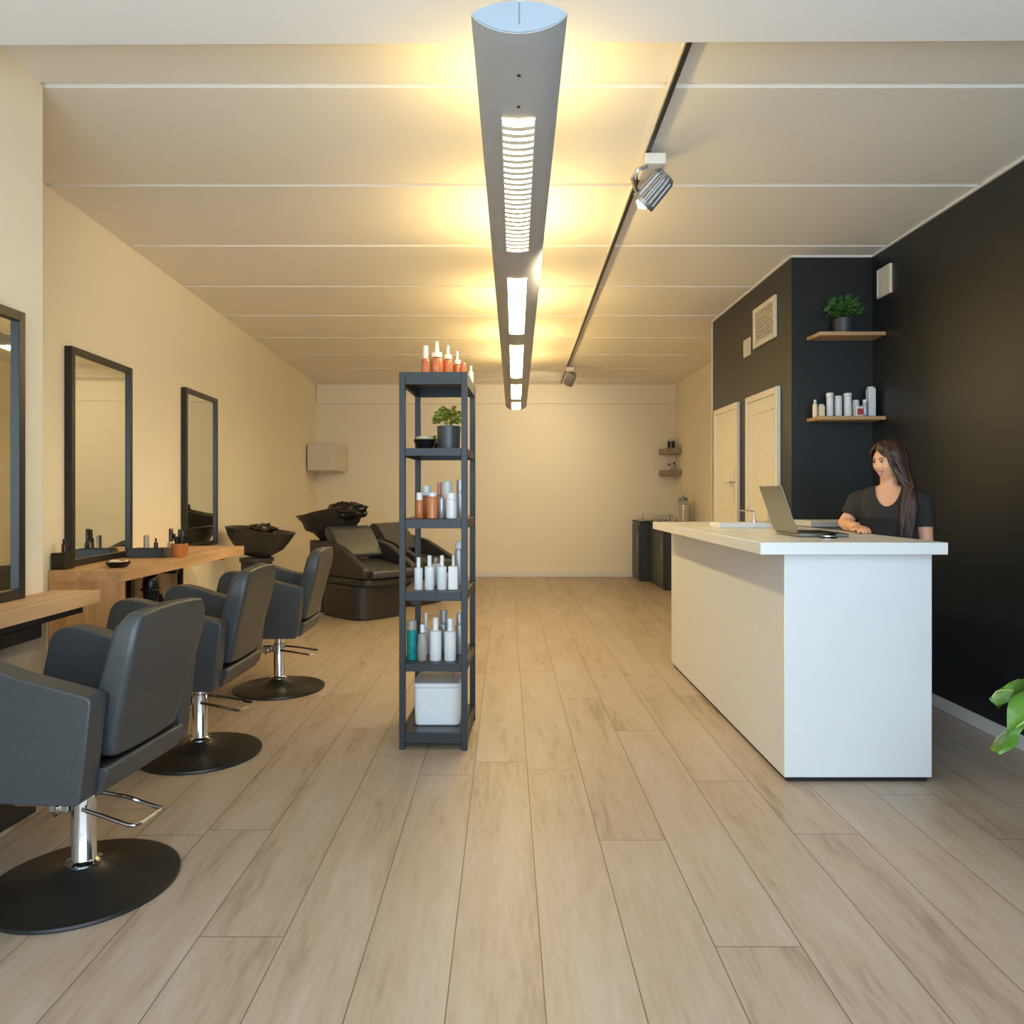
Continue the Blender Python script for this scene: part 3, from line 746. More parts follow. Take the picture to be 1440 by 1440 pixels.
# top: amber bottles
A = 'amber bottles on top of the black rack'
for px, dd, w, h, ch_, noz, lb in ((598.5, 3.93, .046, .160, .42, False, 'pale amber bottle with a cream cap, leftmost on top of the black rack'),
                          (614.5, 3.95, .066, .188, .46, True, 'widest and tallest amber bottle with a cream nozzle on top of the black rack'),
                          (630, 4.00, .050, .176, .42, True, 'amber bottle with cream nozzle, third from left on top of the rack'),
                          (643, 4.08, .046, .160, .45, True, 'amber bottle with cream nozzle, fourth from left on top of the rack'),
                          (651, 4.0, .035, .085, 0, False, 'small capless amber jar at the right edge of the rack top')):
    bottle((rx(px, dd), dd, on(1.916)), w, h, 'amber', 'cream' if ch_ else None, .62 if not noz else .55, ch_, 'round', lb, group=A, noz=noz)
bottle((rx(662, 4.2), 4.2, on(1.916)), .03, .10, 'cream', 'cream', .5, .3, label='thin cream bottle at the back right corner of the rack top', group=A)
# second level: bowl, lid, pots
t = thing('bowl', 'black bowl with a pale lid on the second shelf of the rack', 'bowl', (rx(597, 3.92), 3.93, on(1.530)))
bm = B(); lathe(bm, [(0, 0), (.042, 0), (.058, .048), (.062, .052), (.054, .052), (.04, .006), (0, .006)], 28); obj('bowl_body', bm, 'blackp', t, smooth=True)
bm = B(); lathe(bm, [(0, .0525), (.046, .0525), (.046, .068), (0, .070)], 28); obj('bowl_lid', bm, 'lid', t, smooth=True)
potted((rx(631, 3.93), 3.94, on(1.530)), .063, .123, 'pot', 'leaf2', 260, .085, .028, 'leafy variegated plant in a dark round pot on the rack', seed=11, up=.55)
potted((rx(611, 4.12), 4.12, on(1.530)), .022, .05, 'blackp', 'leaf2', 40, .035, .022, 'tiny sprig in a small pot behind the black bowl on the rack', seed=21, up=.6)
# third level
C3 = 'bottles on the third shelf of the rack'
def r3(px, d, w, h, bmat, cmat, cw, chh, lb, **k): bottle((rx(px, d), d, on(k.pop('z'))), w, h, bmat, cmat, cw, chh, k.pop('shape', 'round'), lb, **k)
r3(590, 3.90, .038, .135, 'orange', 'bottle', .9, .30, 'small orange bottle with a white cap, leftmost on the third rack shelf', z=1.170, group=C3)
r3(600, 4.02, .050, .172, 'amber', 'bottle', .9, .30, 'taller amber bottle with square white cap behind the small orange one', z=1.170, group=C3)
r3(608, 3.88, .054, .135, 'orange', 'bottle', .8, .16, 'wide orange bottle at the front of the third rack shelf', z=1.170, group=C3)
r3(618, 4.08, .04, .19, 'pink', 'pink', .6, .35, 'pinkish bottle behind the wide orange one on the third rack shelf', z=1.170, group=C3)
r3(621, 3.93, .034, .11, 'silver', None, .8, .2, 'short grey jar between orange and white bottles on the third shelf', z=1.170, group=C3)
r3(629, 4.02, .052, .195, 'bottle', 'bottle', 1.0, .36, 'tall white wide-capped bottle behind the front white one, third shelf', z=1.170, group=C3)
r3(635, 3.88, .058, .133, 'bottle', 'bottle', .96, .24, 'white bottle with broad flat cap at the front of the third shelf', z=1.170, group=C3, shoulder=.03)
r3(647, 4.1, .045, .205, 'silver', 'silver', .9, .3, 'tall silver bottle at the right upright on the third rack shelf', z=1.170, group=C3)
# fourth level
C4 = 'white bottles on the fourth shelf of the rack'
for i, (px, cw, off, lb) in enumerate(((588.5, .48, 0, 'white bottle with a short round cap, leftmost on the fourth rack shelf'), (604, .46, 0, 'white bottle, second from left on the fourth rack shelf'), (621.5, .44, 0, 'white bottle, third from left on the fourth rack shelf'), (637.5, .30, 0, 'white bottle with a thin nozzle, rightmost on the fourth rack shelf'))):
    r3(px, 3.88, .050 if i else .044, .178 if i else .168, 'bottle', 'bottle', cw, .31, lb, z=.80, group=C4, shape='box' if i == 3 else 'round', shoulder=.04)
r3(645, 4.06, .045, .238, 'silver', 'bottle', .8, .15, 'tallest silver-grey bottle behind the thin-nozzled one on the fourth shelf', z=.80, group=C4)
r3(613, 4.06, .05, .15, 'bottle', 'clearp', .5, .2, 'white bottle in the back row of the fourth rack shelf', z=.80, group=C4)
# fifth level
C5 = 'bottles on the fifth shelf of the rack'
r3(579, 3.89, .054, .205, 'teal', 'clearp', .98, .24, 'teal gel bottle with a clear cap on the fifth rack shelf', z=.436, group=C5, shoulder=.04)
r3(594, 3.87, .048, .185, 'clearp', 'bottle', .5, .22, 'clear see-through bottle next to the teal one on the fifth shelf', z=.436, group=C5)
r3(599, 4.02, .045, .222, 'bottle', 'bottle', .4, .36, 'white nozzle bottle behind the clear one on the fifth rack shelf', z=.436, group=C5)
r3(612.5, 3.87, .062, .222, 'bottle', 'bottle', .48, .30, 'white nozzle bottle right of the clear one on the fifth rack shelf', z=.436, group=C5, shoulder=.04)
r3(633, 3.87, .062, .218, 'bottle', 'bottle', .48, .30, 'rightmost front white nozzle bottle on the fifth rack shelf', z=.436, group=C5, shoulder=.04)
r3(624, 4.06, .056, .232, 'silver', 'silver', .8, .3, 'pale grey bottle in the back row of the fifth rack shelf', z=.436, group=C5)
r3(646, 4.02, .046, .222, 'silver', 'silver', .7, .25, 'pale grey bottle at the right upright on the fifth rack shelf', z=.436, group=C5)
# bottom: lidded bin
t = thing('storage_bin', 'white lidded bin on the bottom shelf of the black rack', 'bin', (rx(616, 3.95), 4.02, on(.087)))
bm = B(); rings_loft(bm, [[(x, y, 0) for x, y in rounded([(-.118, -.12), (.118, -.12), (.118, .12), (-.118, .12)], .03)], [(x, y, .195) for x, y in rounded([(-.124, -.125), (.124, -.125), (.124, .125), (-.124, .125)], .03)]]); obj('bin_body', bm, 'bottle', t, bevel=.008)
bm = B(); prism(bm, rounded([(-.127, -.128), (.127, -.128), (.127, .128), (-.127, .128)], .03), .1955, .222, 'xy'); obj('bin_lid', bm, 'bottle', t, bevel=.008)
t = thing('jar', 'small pinkish jar standing on the white lidded bin', 'jar', (rx(641, 4.05), 4.08, .087 + .2235))
bm = B(); lathe(bm, [(0, 0), (.02, 0), (.022, .03), (.016, .036), (0, .036)], 18); obj('jar_body', bm, 'pink', t, smooth=True)
bm = B(); lathe(bm, [(0, .0365), (.017, .0365), (.017, .05), (0, .05)], 18); obj('jar_lid', bm, 'red', t, smooth=True)

# ------------------------------------------------------------------ reception counter
ct = thing('reception_counter', 'white reception counter with an overhanging worktop in front of the black wall', 'counter', (1.251, 3.36, 0))
bm = B(); box(bm, 0, .665, 0, 2.30, .022, 1.032); obj('counter_body', bm, 'white', ct, bevel=.003)
bm = B(); box(bm, .015, .65, .015, 2.28, 0, .0215); obj('plinth', bm, 'black', ct)
bm = B(); box(bm, -.141, .679, -.10, 2.30, 1.0325, 1.086); obj('worktop', bm, 'whitetop', ct, bevel=.003)
CT = 1.0865
# laptop
lp = thing('laptop', 'open silver grey laptop on the counter, its back to the room', 'laptop', (1.435, 3.825, CT), R(-2))
bm = B(); box(bm, 0, .245, -.175, .175, .002, .018); obj('base', bm, 'laptop', lp, bevel=.004)
bm = B(); box(bm, .07, .235, -.16, .16, .0182, .0195); obj('keyboard', bm, 'lapkey', lp)
mt = Matrix.Translation((0, 0, .02)) @ Matrix.Rotation(R(-19), 4, 'Y')
bm = B(); box(bm, -.008, 0, -.175, .175, 0, .248, mt); obj('lid', bm, 'laptop', lp, bevel=.003)
bm = B(); box(bm, .0004, .0012, -.165, .165, .012, .238, mt); obj('screen', bm, 'screen', lp)
# mouse
ms = thing('computer_mouse', 'small black and silver mouse in front of the laptop on the counter', 'mouse', (1.545, 3.575, CT))
bm = B(); lathe(bm, [(0, 0), (.036, 0), (.038, .008), (.032, .021), (.018, .029), (0, .031)], 24, sx=1, sy=.62); obj('mouse_body', bm, 'blackp', ms, smooth=True)
bm = B(); lathe(bm, [(.0365, .0085), (.0395, .0085), (.0395, .0125), (.0365, .0125)], 24, sx=1, sy=.64); obj('mouse_trim', bm, 'chrome', ms, smooth=True)
# tray with chrome stand
bm = B(); box(bm, -.16, .16, -.11, .11, 0, .032)
tag(obj('document_tray', bm, 'bottle', loc=(1.475, 4.72, CT), bevel=.005), 'flat white box lying on the far part of the counter', 'box')
cs = thing('chrome_stand', 'thin angled chrome holder on the flat white box behind the laptop', 'stand', (1.565, 4.72, CT + .0325))
bm = B(); lathe(bm, [(0, 0), (.022, 0), (.022, .006), (0, .006)], 16); obj('foot', bm, 'chrome', cs, smooth=True)
bm = B(); tube(bm, [(0, 0, .0062), (0, 0, .06), (-.004, 0, .068), (-.02, 0, .07), (-.095, 0, .076)], .005, 8); obj('arm', bm, 'chrome', cs, smooth=True)
# grey cabinet behind the counter
gc = thing('low_cabinet', 'low grey cabinet against the black wall behind the counter', 'cabinet', (2.05, 5.02, 0))
bm = B(); box(bm, 0, .50, .0, .31, 0, 1.075); obj('carcass', bm, 'greycab', gc, bevel=.003)
bm = B(); box(bm, -.012, .51, -.02, .31, 1.0755, 1.115); obj('cabinet_top', bm, 'white', gc, bevel=.003)
for a, b in ((.08, .38), (.39, .69), (.70, 1.06)):
    bm = B(); box(bm, .008, .492, -.018, -.0005, a, b); dr = obj('drawer', bm, 'greycab', gc, bevel=.003)
    bm = B(); box(bm, .18, .32, -.03, -.0185, b - .04, b - .025); obj('drawer_handle', bm, 'alu', dr)

# ------------------------------------------------------------------ back right corner
def cab(loc, w, d, h, label):
    t = thing('bar_cabinet', label, 'cabinet', loc)
    bm = B(); box(bm, 0, w, 0, d, 0, h - .03); obj('carcass', bm, 'darkcab', t, bevel=.004)
    bm = B(); box(bm, -.01, w, -.01, d, h - .0295, h); obj('cabinet_top', bm, 'black', t, bevel=.002)
    bm = B(); box(bm, -.0125, -.0005, .03, d - .03, .05, h - .06); o = obj('cabinet_door', bm, 'darkcab', t, bevel=.002)
    bm = B(); box(bm, -.026, -.013, .07, .085, h * .5, h * .8); obj('door_handle', bm, 'alu', o)
    return t
c1 = cab((1.97, 11.02, 0), .655, .62, .89, 'dark cabinet in the back right corner, with glasses on it')
c2 = cab((2.12, 10.0, 0), .505, .97, .89, 'dark cabinet nearer the counter along the right back wall')
def glass(loc, r, h, label):
    t = thing('drinking_glass', label, 'glass', loc, group='glasses on the dark back cabinet')
    bm = B(); lathe(bm, [(0, 0), (r * .8, 0), (r, h), (r * .93, h), (r * .74, .012), (0, .012)], 16); obj('glass_body', bm, 'glass', t, smooth=True)
for i, (x, y, r, h, lb) in enumerate(((2.02, 11.2, .034, .11, 'drinking glass standing alone at the left end of the back cabinet'),
                          (2.22, 11.1, .036, .10, 'leftmost drinking glass of the row on the back cabinet'),
                          (2.32, 11.15, .036, .10, 'second drinking glass of the row on the back cabinet'),
                          (2.41, 11.08, .036, .10, 'third drinking glass of the row on the back cabinet'),
                          (2.48, 11.2, .036, .10, 'drinking glass beside the drink dispenser on the back cabinet'))):
    glass((x, y, .8905), r, h, lb)
t = thing('drink_dispenser', 'glass drink dispenser with metal lid on the back cabinet', 'dispenser', (2.50, 10.55, .8905))
bm = B(); lathe(bm, [(0, 0), (.085, 0), (.092, .02), (.092, .26), (.06, .30), (.06, .32), (.053, .32), (.055, .295), (.085, .255), (.085, .022), (0, .018)], 28); obj('glass_body', bm, 'glass', t, smooth=True)
bm = B(); lathe(bm, [(0, .321), (.064, .321), (.064, .345), (.03, .355), (.012, .36), (.012, .38), (0, .385)], 24); obj('dispenser_lid', bm, 'alu', t, smooth=True)
bm = B(); tube(bm, [(-.10, 0, .05), (-.125, 0, .05), (-.13, 0, .03)], .009, 8); obj('tap', bm, 'chrome', t, smooth=True)
# quarter round corner shelves
def corner(z, label):
    bm = B(); pts = [(2.643, 11.668)] + [(2.643 - .26 * math.cos(a / 10 * math.pi / 2), 11.668 - .42 * math.sin(a / 10 * math.pi / 2)) for a in range(11)]
    prism(bm, pts, z, z + .085, 'xy')
    return tag(obj('corner_shelf', bm, 'taupe', bevel=.006), label, 'shelf', 'quarter round shelves in the back right corner')
corner(1.905, 'upper taupe corner shelf at the back right, with a dark candle jar')
corner(1.575, 'lower taupe corner shelf at the back right, with red trinkets')
t = thing('candle_jar', 'dark candle jar on the upper taupe corner shelf', 'candle', (2.54, 11.5, 1.9905))
bm = B(); lathe(bm, [(0, 0), (.055, 0), (.058, .11), (.053, .112), (.05, .02), (0, .018)], 20); obj('jar_body', bm, 'brownglass', t, smooth=True)
bm = B(); lathe(bm, [(0, .1125), (.056, .1125), (.056, .135), (.012, .14), (.012, .16), (0, .165)], 20); obj('jar_lid', bm, 'silver', t, smooth=True)
bottle((2.50, 11.46, 1.6605), .05, .10, 'bottle', 'red', .9, .35, label='little red capped bottle on the lower taupe corner shelf')
bottle((2.585, 11.5, 1.6605), .05, .12, 'silver', 'blackp', .7, .2, label='little grey bottle on the lower taupe corner shelf, against the wall')

# ------------------------------------------------------------------ big leaf plant at the right edge
pl = thing('floor_plant', 'large leaved floor plant at the right edge, one leaf reaching in', 'plant', (1.92, 2.2, 0))
bm = B(); lathe(bm, [(0, 0), (.13, 0), (.16, .30), (.15, .305), (.145, .28), (0, .28)], 32); obj('pot', bm, 'pot', pl, smooth=True)
bm = B(); lathe(bm, [(0, .2805), (.143, .2805), (.10, .29), (0, .292)], 24); obj('soil', bm, 'soil', pl, smooth=True)
def leafmesh(bm, base, d, ln, wd, droop, twist, seed):
    rnd = random.Random(seed); d = Vector(d).normalized(); side = d.cross(Vector((0, 0, 1))).normalized(); side = Matrix.Rotation(twist, 3, d) @ side
    n = 14; p = Vector(base); L_ = []; dd = d.copy()
    for i in range(n + 1):
        s = i / n
        w = wd * (math.sin(math.pi * s ** .62) ** .8) * (1 - .25 * s) if 0 < s < 1 else .002
        w *= 1 + .10 * math.sin(s * 16 + seed)
        nrm = side.cross(dd).normalized()
        L_.append([p + side * w * k + nrm * (-.22 * w * abs(k) ** 1.5 + .02 * math.sin(9 * s + 3 * k)) for k in (-1, -.66, -.33, 0, .33, .66, 1)])
        dd = (dd + Vector((0, 0, -droop / n))).normalized(); p = p + dd * ln / n
    vv = [[bm.verts.new(q) for q in rg] for rg in L_]
    for a, b in zip(vv, vv[1:]):
        for k in range(6): bm.faces.new((a[k], a[k + 1], b[k + 1], b[k]))
    return [rg[3] for rg in L_]
specs = [((-.315, .0, .755), (-.66, -.05, -.74), .275, .066, .10, 1.45, 1), ((-.26, .04, .745), (-1, .1, .1), .21, .017, 1.0, .25, 4), ((.05, -.12, .9), (.5, -.8, .5), .34, .12, 1.2, 0, 2), ((.1, .1, .95), (.7, .6, .5), .34, .12, 1.2, .2, 3), ((.0, .1, 1.0), (-.1, .9, .6), .30, .11, 1.2, 0, 5)]
for b0, d, ln, wd, dr, tw, sd in specs:
    bm = B(); mid = leafmesh(bm, b0, d, ln, wd, dr, tw, sd)
    lf = obj('leaf', bm, 'leafbig', pl, smooth=True, angle=180)
    bm = B(); tube(bm, [Vector((b0[0] * .15, b0[1] * .15, .29)), Vector((b0[0] * .35, b0[1] * .35, .6)), Vector(b0)], [.007, .006, .004], 8)
    tube(bm, [q + Vector((0, 0, -.0008)) for q in mid], [.004 * (1 - i / 16) + .0008 for i in range(len(mid))], 6)
    obj('stalk', bm, 'vein', lf, smooth=True)

# ------------------------------------------------------------------ woman behind the counter
def ell(cx, cy, z, rx_, ry_, n=28, pw=2.0):
    out = []
    for i in range(n):
        a = 2 * math.pi * i / n; c, s = math.cos(a), math.sin(a)
        r = (abs(c) ** pw + abs(s) ** pw) ** (-1 / pw)
        out.append(Vector((cx + rx_ * r * c, cy + ry_ * r * s, z)))
    return out
TORSO0 = [(.72, 0, 0, .150, .100), (.80, 0, 0, .168, .118), (.88, 0, 0, .155, .108), (.98, 0, -.004, .128, .092), (1.06, 0, -.010, .135, .104), (1.12, 0, -.018, .146, .118), (1.18, 0, -.010, .152, .108), (1.235, 0, .002, .158, .084), (1.268, 0, .008, .125, .066), (1.29, 0, .010, .075, .056)]
TORSO = [(z * 1.042, *q) for z, *q in TORSO0]
NECK = [(1.312, 0, .012, .06, .052), (1.342, 0, .006, .049, .05), (1.365, 0, .0, .046, .048), (1.40, 0, -.004, .048, .05)]
HC = Vector((0, -.022, 1.475)); YAW = R(-38)
ARMS = {1: [Vector((.125, .005, 1.275)), Vector((.158, .005, 1.257)), Vector((.172, .0, 1.165)), Vector((.180, -.005, 1.04)), Vector((.178, -.06, .965)), Vector((.155, -.16, .93)), Vector((.140, -.215, .925))],
        -1: [Vector((-.125, .005, 1.275)), Vector((-.160, .003, 1.257)), Vector((-.192, -.015, 1.185)), Vector((-.226, -.048, 1.128)), Vector((-.206, -.10, 1.124)), Vector((-.155, -.20, 1.119)), Vector((-.128, -.25, 1.114))]}
HDIR = {1: Vector((-.35, -1, -.10)).normalized(), -1: Vector((.42, -.9, -.02)).normalized()}
ARMR = [.044, .047, .041, .036, .034, .028, .023]
def head_mesh(bm):
    nu, nv = 56, 44
    rot = Matrix.Rotation(YAW, 3, 'Z') @ Matrix.Rotation(R(4), 3, 'X')
    rings = []
    for j in range(1, nv):
        ph = math.pi * j / nv; rg = []
        for i in range(nu):
            a = 2 * math.pi * i / nu
            v = Vector((math.sin(ph) * math.sin(a), -math.sin(ph) * math.cos(a), -math.cos(ph)))   # a=0 faces -Y
            x, y, z = v.x * .072, v.y * .092, v.z * .108
            fr = max(0, -v.y)
            if z < -.01:                                     # narrow to the chin and jaw
                k = min(1, (-z - .01) / .10); x *= 1 - .40 * k; y = y * (1 - .16 * k) if v.y < 0 else y * (1 - .45 * k)
            if v.y < 0: y *= 1 - .10 * fr ** 4               # flatter face
            g = lambda cx, cz, sx, sz: math.exp(-((x - cx) / sx) ** 2 - ((z - cz) / sz) ** 2) * (fr > .2)
            y -= .021 * g(0, -.026, .010, .014) + .010 * g(0, -.006, .008, .020)     # nose
            y += .008 * (g(.027, .006, .014, .010) + g(-.027, .006, .014, .010))     # eye sockets
            y -= .005 * (g(.026, .022, .022, .008) + g(-.026, .022, .022, .008))     # brow
            y -= .006 * g(0, -.056, .02, .010) + .007 * g(0, -.09, .018, .016)       # mouth, chin
            y -= .006 * (g(.036, -.028, .014, .016) + g(-.036, -.028, .014, .016))   # smiling cheeks
            rg.append(HC + rot @ Vector((x, y, z)))
        rings.append(rg)
    rings_loft(bm, rings)
    for s in (-1, 1):                                        # ears
        rr = [[HC + rot @ Vector((s * (.066 + .010 * f), .008 + .013 * q * math.cos(a) + .006, -.008 + .028 * q * math.sin(a))) for a in [2 * math.pi * k / 14 for k in range(14)]] for f, q in ((-.8, 1), (.4, 1.05), (1, .9), (1.1, .3))]
        rings_loft(bm, rr)
    return rot
def remesh(o, vox, sm=4):
    md = o.modifiers.new('remesh', 'REMESH'); md.mode = 'VOXEL'; md.voxel_size = vox; md.use_smooth_shade = True
    if sm:
        s = o.modifiers.new('smooth', 'SMOOTH'); s.iterations = sm; s.factor = .5
    dg = bpy.context.evaluated_depsgraph_get()
    me = bpy.data.meshes.new_from_object(o.evaluated_get(dg))
    o.modifiers.clear(); o.data = me
    for p in me.polygons: p.use_smooth = True

A0 = math.asin(-.55)
wm = thing('person', 'smiling woman with long dark brown hair and black t-shirt standing behind the counter', 'person', (2.155, 4.20, 0), A0)
bm = B()
rings_loft(bm, [ell(x, y, z, a, b, pw=2.3) for z, x, y, a, b in TORSO]); rings_loft(bm, [ell(x, y, z, a, b) for z, x, y, a, b in NECK])
hrot = head_mesh(bm)
for s in (-1, 1):
    tube(bm, ARMS[s], ARMR, 16)
    # hand: palm, four fingers, thumb
    w0 = ARMS[s][-1]; fd = HDIR[s]; sd = fd.cross(Vector((0, 0, 1))).normalized(); up = Vector((0, 0, 1))
    rings_loft(bm, [[w0 + fd * l + sd * (hw * math.cos(a)) + up * (ht * math.sin(a)) for a in [2 * math.pi * k / 14 for k in range(14)]] for l, hw, ht in ((-.012, .023, .018), (.02, .034, .015), (.055, .040, .014), (.078, .038, .012))])
    for k, ln in enumerate((.058, .068, .063, .048)):
        b_ = w0 + fd * .066 + sd * (-.028 + .0187 * k)
        tube(bm, [b_, b_ + fd * ln * .55 - up * .003, b_ + fd * ln * .8 - up * .012, b_ + fd * ln - up * .024], [.0085, .008, .0075, .006], 8)
    tb = w0 + fd * .022 - sd * s * .028
    tube(bm, [tb, tb + fd * .028 - sd * s * .020 - up * .004, tb + fd * .055 - sd * s * .022 - up * .012], [.011, .0095, .007], 8)
    tube(bm, [Vector((s * .085, 0, .80)), Vector((s * .088, -.005, .62)), Vector((s * .085, -.01, .42)), Vector((s * .085, .0, .24)), Vector((s * .085, .012, .07))], [.088, .078, .056, .05, .034], 16)
    rings_loft(bm, [[Vector((s * .09 + w * math.cos(a), yy, max(0.001, .034 + hh * math.sin(a)))) for a in [2 * math.pi * k / 14 for k in range(14)]] for yy, w, hh in ((.06, .022, .028), (.03, .033, .04), (-.05, .040, .034), (-.12, .042, .026), (-.16, .024, .016))])
body = obj('body', bm, 'skin', wm, smooth=True); remesh(body, .0055, 3)

def face_pt(x, z, dy=0):
    """point on the face surface, found from the finished body mesh by the closest forward hit"""
    o = HC + hrot @ Vector((x, -.25, z)); d = hrot @ Vector((0, 1, 0))
    dg = None
    from mathutils.bvhtree import BVHTree
    global _bvh
    try: _bvh
    except NameError:
        me = body.data; _bvh = BVHTree.FromPolygons([v.co.copy() for v in me.vertices], [tuple(p.vertices) for p in me.polygons])
    hit, n, i, dist = _bvh.ray_cast(o, d)
    return (hit if hit else o + d * .16) + hrot @ Vector((0, -dy, 0))
for s in (-1, 1):
    c = face_pt(s * .027, .005, -.0035)
    bm = B(); lathe(bm, [(.0001, -.0046), (.0075, -.0032), (.0105, 0), (.0075, .0032), (.0001, .0046)], 16, mtx=Matrix.Translation(c)); e = obj('eye', bm, 'eyew', wm, smooth=True)
    bm = B(); c2_ = face_pt(s * .027, .005, .0045)
    lathe(bm, [(0, 0), (.0056, 0), (.0044, .002), (0, .0030)], 14, mtx=Matrix.Translation(c2_) @ (hrot.to_4x4() @ Matrix.Rotation(R(90), 4, 'X'))); obj('iris', bm, 'iris', e, smooth=True)
    bm = B(); tube(bm, [face_pt(s * (.015 + .006 * k), .011 + .0022 * math.sin(k / 4 * math.pi), .0022) for k in range(5)], .0018, 6); obj('eyelid', bm, 'hair', wm, smooth=True)
    bm = B(); tube(bm, [face_pt(s * (.012 + .007 * k), .021 + .004 * math.sin(k / 4 * 2.2), .001) for k in range(5)], [.0026, .0030, .0028, .0022, .0014], 6); obj('eyebrow', bm, 'hair', wm, smooth=True)
xs = [(-.025 + .05 * k / 10) for k in range(11)]
cur = lambda x: .013 * (x / .025) ** 2
bm = B(); tube(bm, [face_pt(x, -.052 + cur(x) * .75, .0008) for x in xs], [.0012 + .0016 * math.cos(x / .025 * 1.4) for x in xs], 8); tube(bm, [face_pt(x, -.064 + cur(x) * 1.6, .0008) for x in xs], [.0012 + .0022 * math.cos(x / .025 * 1.4) for x in xs], 8); obj('lips', bm, 'lip', wm, smooth=True)
bm = B(); top = [bm.verts.new(face_pt(x * .9, -.0535 + cur(x) * .75, .0016)) for x in xs]; bot = [bm.verts.new(face_pt(x * .9, -.0622 + cur(x) * 1.45, .0016)) for x in xs]
for k in range(10): bm.faces.new((top[k], top[k + 1], bot[k + 1], bot[k]))
obj('teeth', bm, 'teeth', wm, smooth=True)

# t-shirt: same torso, a little larger, scoop neckline
bm = B()
rings_loft(bm, [ell(x, y, z, a + .010, b + .010, pw=2.3) for z, x, y, a, b in TORSO if z > .87])
for s in (-1, 1):
    a = ARMS[s]; tube(bm, [a[0], a[1] + Vector((0, 0, .004)), a[2], a[2].lerp(a[3], .4)], [.056, .060, .055, .052], 18)
shirt = obj('t_shirt', bm, 'shirt', wm, smooth=True); remesh(shirt, .0045, 5)
bm = bmesh.new(); bm.from_mesh(shirt.data)
kill = []
for f in bm.faces:
    c = f.calc_center_median()
    dx = c.x / .066; dz = (1.355 - c.z) / .125
    if c.y < .0 and c.z > 1.19 and dx * dx + dz * dz < 1: kill.append(f)
    elif c.y >= .0 and c.z > 1.322 and abs(c.x) < .085: kill.append(f)
    elif c.z < .885: kill.append(f)
    else:
        for s in (-1, 1):
            e_ = ARMS[s][2].lerp(ARMS[s][3], .4); ad = (ARMS[s][3] - ARMS[s][2]).normalized()
            if (c - e_).length < .062 and (c - e_).dot(ad) > -.006 and f.normal.dot(ad) > .6: kill.append(f); break
bmesh.ops.delete(bm, geom=kill, context='FACES'); bm.to_mesh(shirt.data); bm.free()
for p in shirt.data.polygons: p.use_smooth = True
# trousers and shoes
bm = B(); rings_loft(bm, [ell(x, y, z, a + .008, b + .008, pw=2.3) for z, x, y, a, b in TORSO if z < .94])
for s in (-1, 1): tube(bm, [Vector((s * .085, 0, .80)), Vector((s * .088, -.005, .62)), Vector((s * .085, -.01, .42)), Vector((s * .085, .0, .24)), Vector((s * .085, .012, .09))], [.097, .087, .068, .062, .056], 18)
tr = obj('trousers', bm, 'trouser', wm, smooth=True); remesh(tr, .008, 3)
for s in (-1, 1):
    bm = B(); rings_loft(bm, [[Vector((s * .09 + w * math.cos(a), yy, max(0.0, .036 + hh * math.sin(a)))) for a in [2 * math.pi * k / 18 for k in range(18)]] for yy, w, hh in ((.072, .02, .03), (.06, .034, .04), (.03, .042, .047), (-.05, .049, .041), (-.12, .050, .033), (-.165, .034, .022), (-.175, .015, .012))])
    obj('shoe', bm, 'blackp', wm, smooth=True)
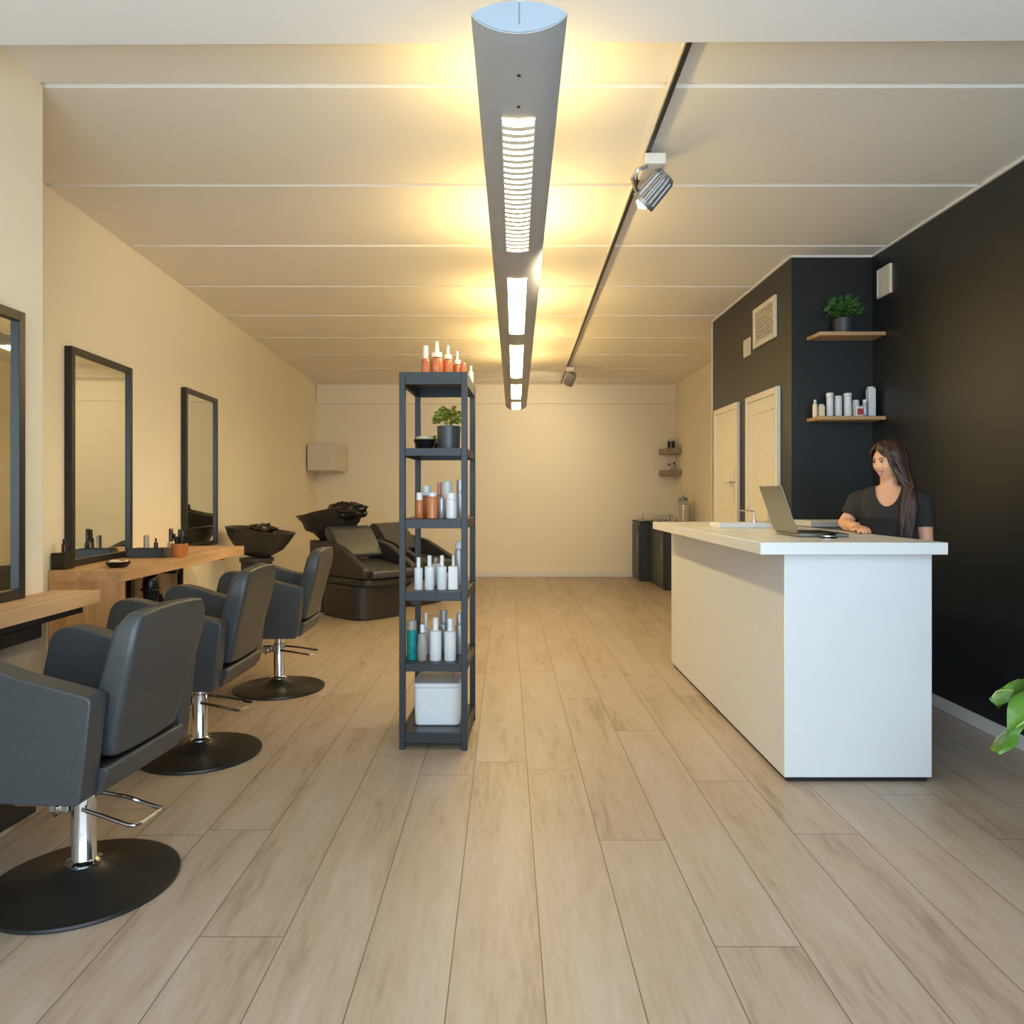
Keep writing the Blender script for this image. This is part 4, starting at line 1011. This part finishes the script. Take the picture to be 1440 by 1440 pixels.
# hair: cap plus long falling strands, side parting, longer over her left shoulder
bm = B(); rnd = random.Random(4)
rotI = hrot
def scalp(az, el, k=1.0):   # az 0 = face, el from crown
    return HC + rotI @ (Vector((math.sin(az) * math.sin(el) * .078, -math.cos(az) * math.sin(el) * .098, math.cos(el) * .114 + .004)) * k)
NA = 40
rings = []
for j in range(14):
    rg = []
    for i in range(NA):
        az = 2 * math.pi * i / NA; fa = abs((az + math.pi) % (2 * math.pi) - math.pi)
        mx_ = R(52) if fa < R(42) else (R(52) + (fa - R(42)) / R(30) * R(60) if fa < R(72) else R(112))
        rg.append(scalp(az, max(.02, mx_ * (j + .15) / 13), 1.03 + .05 * math.sin(math.pi * j / 13)))
    rings.append(rg)
rings_loft(bm, rings, cap=False)
obj_cap = bm
part = R(-22)                                             # parting slightly to her right
for i in range(330):
    left = rnd.random() < .68
    az = rnd.uniform(R(56), R(175)) if left else -rnd.uniform(R(100), R(178))
    e0 = rnd.uniform(.03, .5); pts = []
    for k in range(6):
        el = e0 + (R(98) - e0) * k / 5
        azz = az * (.55 + .45 * k / 5) if abs(az) < R(120) else az
        pts.append(scalp(azz, el, 1.06 + .035 * math.sin(k / 5 * 2.6) + rnd.uniform(-.008, .008)))
    end = pts[-1]
    fwd = (left and abs(az) < R(128)) or ((not left) and False)
    lv = Vector((end.x, end.y, end.z))
    if fwd:
        tgt = Vector((.060 + .07 * rnd.random(), -.135 - .02 * rnd.random(), 1.02 + .12 * rnd.random()))
        mid = Vector((max(lv.x, .07) + .012 + .03 * rnd.random(), -.085 - .02 * rnd.random(), 1.335)); mid2 = Vector((.07 + .075 * rnd.random(), -.138 - .012 * rnd.random(), 1.23))
    else:
        sx_ = lv.x * 1.0
        tgt = Vector((sx_ * .9 + rnd.uniform(-.02, .02), .118 + .02 * rnd.random(), 1.02 + .14 * rnd.random()))
        mid = Vector((sx_ * 1.0, .085 + .01 * rnd.random(), 1.30)); mid2 = Vector((sx_ * .95, .112 + .015 * rnd.random(), 1.20))
    ctrl = [lv, (lv + mid) * .5 + Vector((.004 * rnd.uniform(-1, 1), 0, 0)), mid, mid2, tgt]
    pts += ctrl[1:]
    rr = [.004] * 2 + [.0075] * (len(pts) - 4) + [.006, .002]
    tube(bm, pts, rr, 6)
# front swoop above the forehead
for i in range(60):
    s = -1 if i % 3 == 0 else 1
    a1 = R(rnd.uniform(30, 66)) * s; pts = []
    for k in range(7):
        q = k / 6
        az = part * (1 - q) + a1 * q * 1.35; el = R(22) + R(56) * q ** .9 * (1 if s > 0 else .92)
        pts.append(scalp(az, el, 1.075 + .03 * math.sin(q * 3)))
    tube(bm, pts, [.005, .007, .007, .007, .007, .006, .003], 6)
obj('hair', bm, 'hair', wm, smooth=True, angle=60)

# ------------------------------------------------------------------ camera, light, view
cam = bpy.data.cameras.new('camera'); co = bpy.data.objects.new('camera', cam); COL.objects.link(co)
co.location = (0, 0, EYE); co.rotation_euler = (R(90), 0, 0)
cam.sensor_width = 36; cam.lens = 36 * F_ / 1440; cam.shift_x = (720 - CX) / 1440; cam.shift_y = -(720 - CY) / 1440
cam.clip_start = .05; scene.camera = co

w = bpy.data.worlds.new('daylight'); scene.world = w; w.use_nodes = True
bg = w.node_tree.nodes['Background']; bg.inputs[0].default_value = (.69, .86, 1.0, 1); bg.inputs[1].default_value = 4.2
al = bpy.data.lights.new('shopfront_portal', 'AREA'); al.shape = 'RECTANGLE'; al.size = 4.55; al.size_y = 2.86
al.cycles.is_portal = True
ao = bpy.data.objects.new('shopfront_portal', al); COL.objects.link(ao); ao.location = (.345, -1.02, 1.44); ao.rotation_euler = (R(90), 0, 0)

vs = scene.view_settings
vs.view_transform = 'Standard'; vs.look = 'None'; vs.gamma = 1; vs.exposure = .5; vs.use_curve_mapping = False
scene.cycles.use_denoising = True
scene.cycles.max_bounces = 10; scene.cycles.diffuse_bounces = 6; scene.cycles.transmission_bounces = 8
scene.cycles.caustics_reflective = False; scene.cycles.caustics_refractive = False
scene.cycles.sample_clamp_indirect = 6
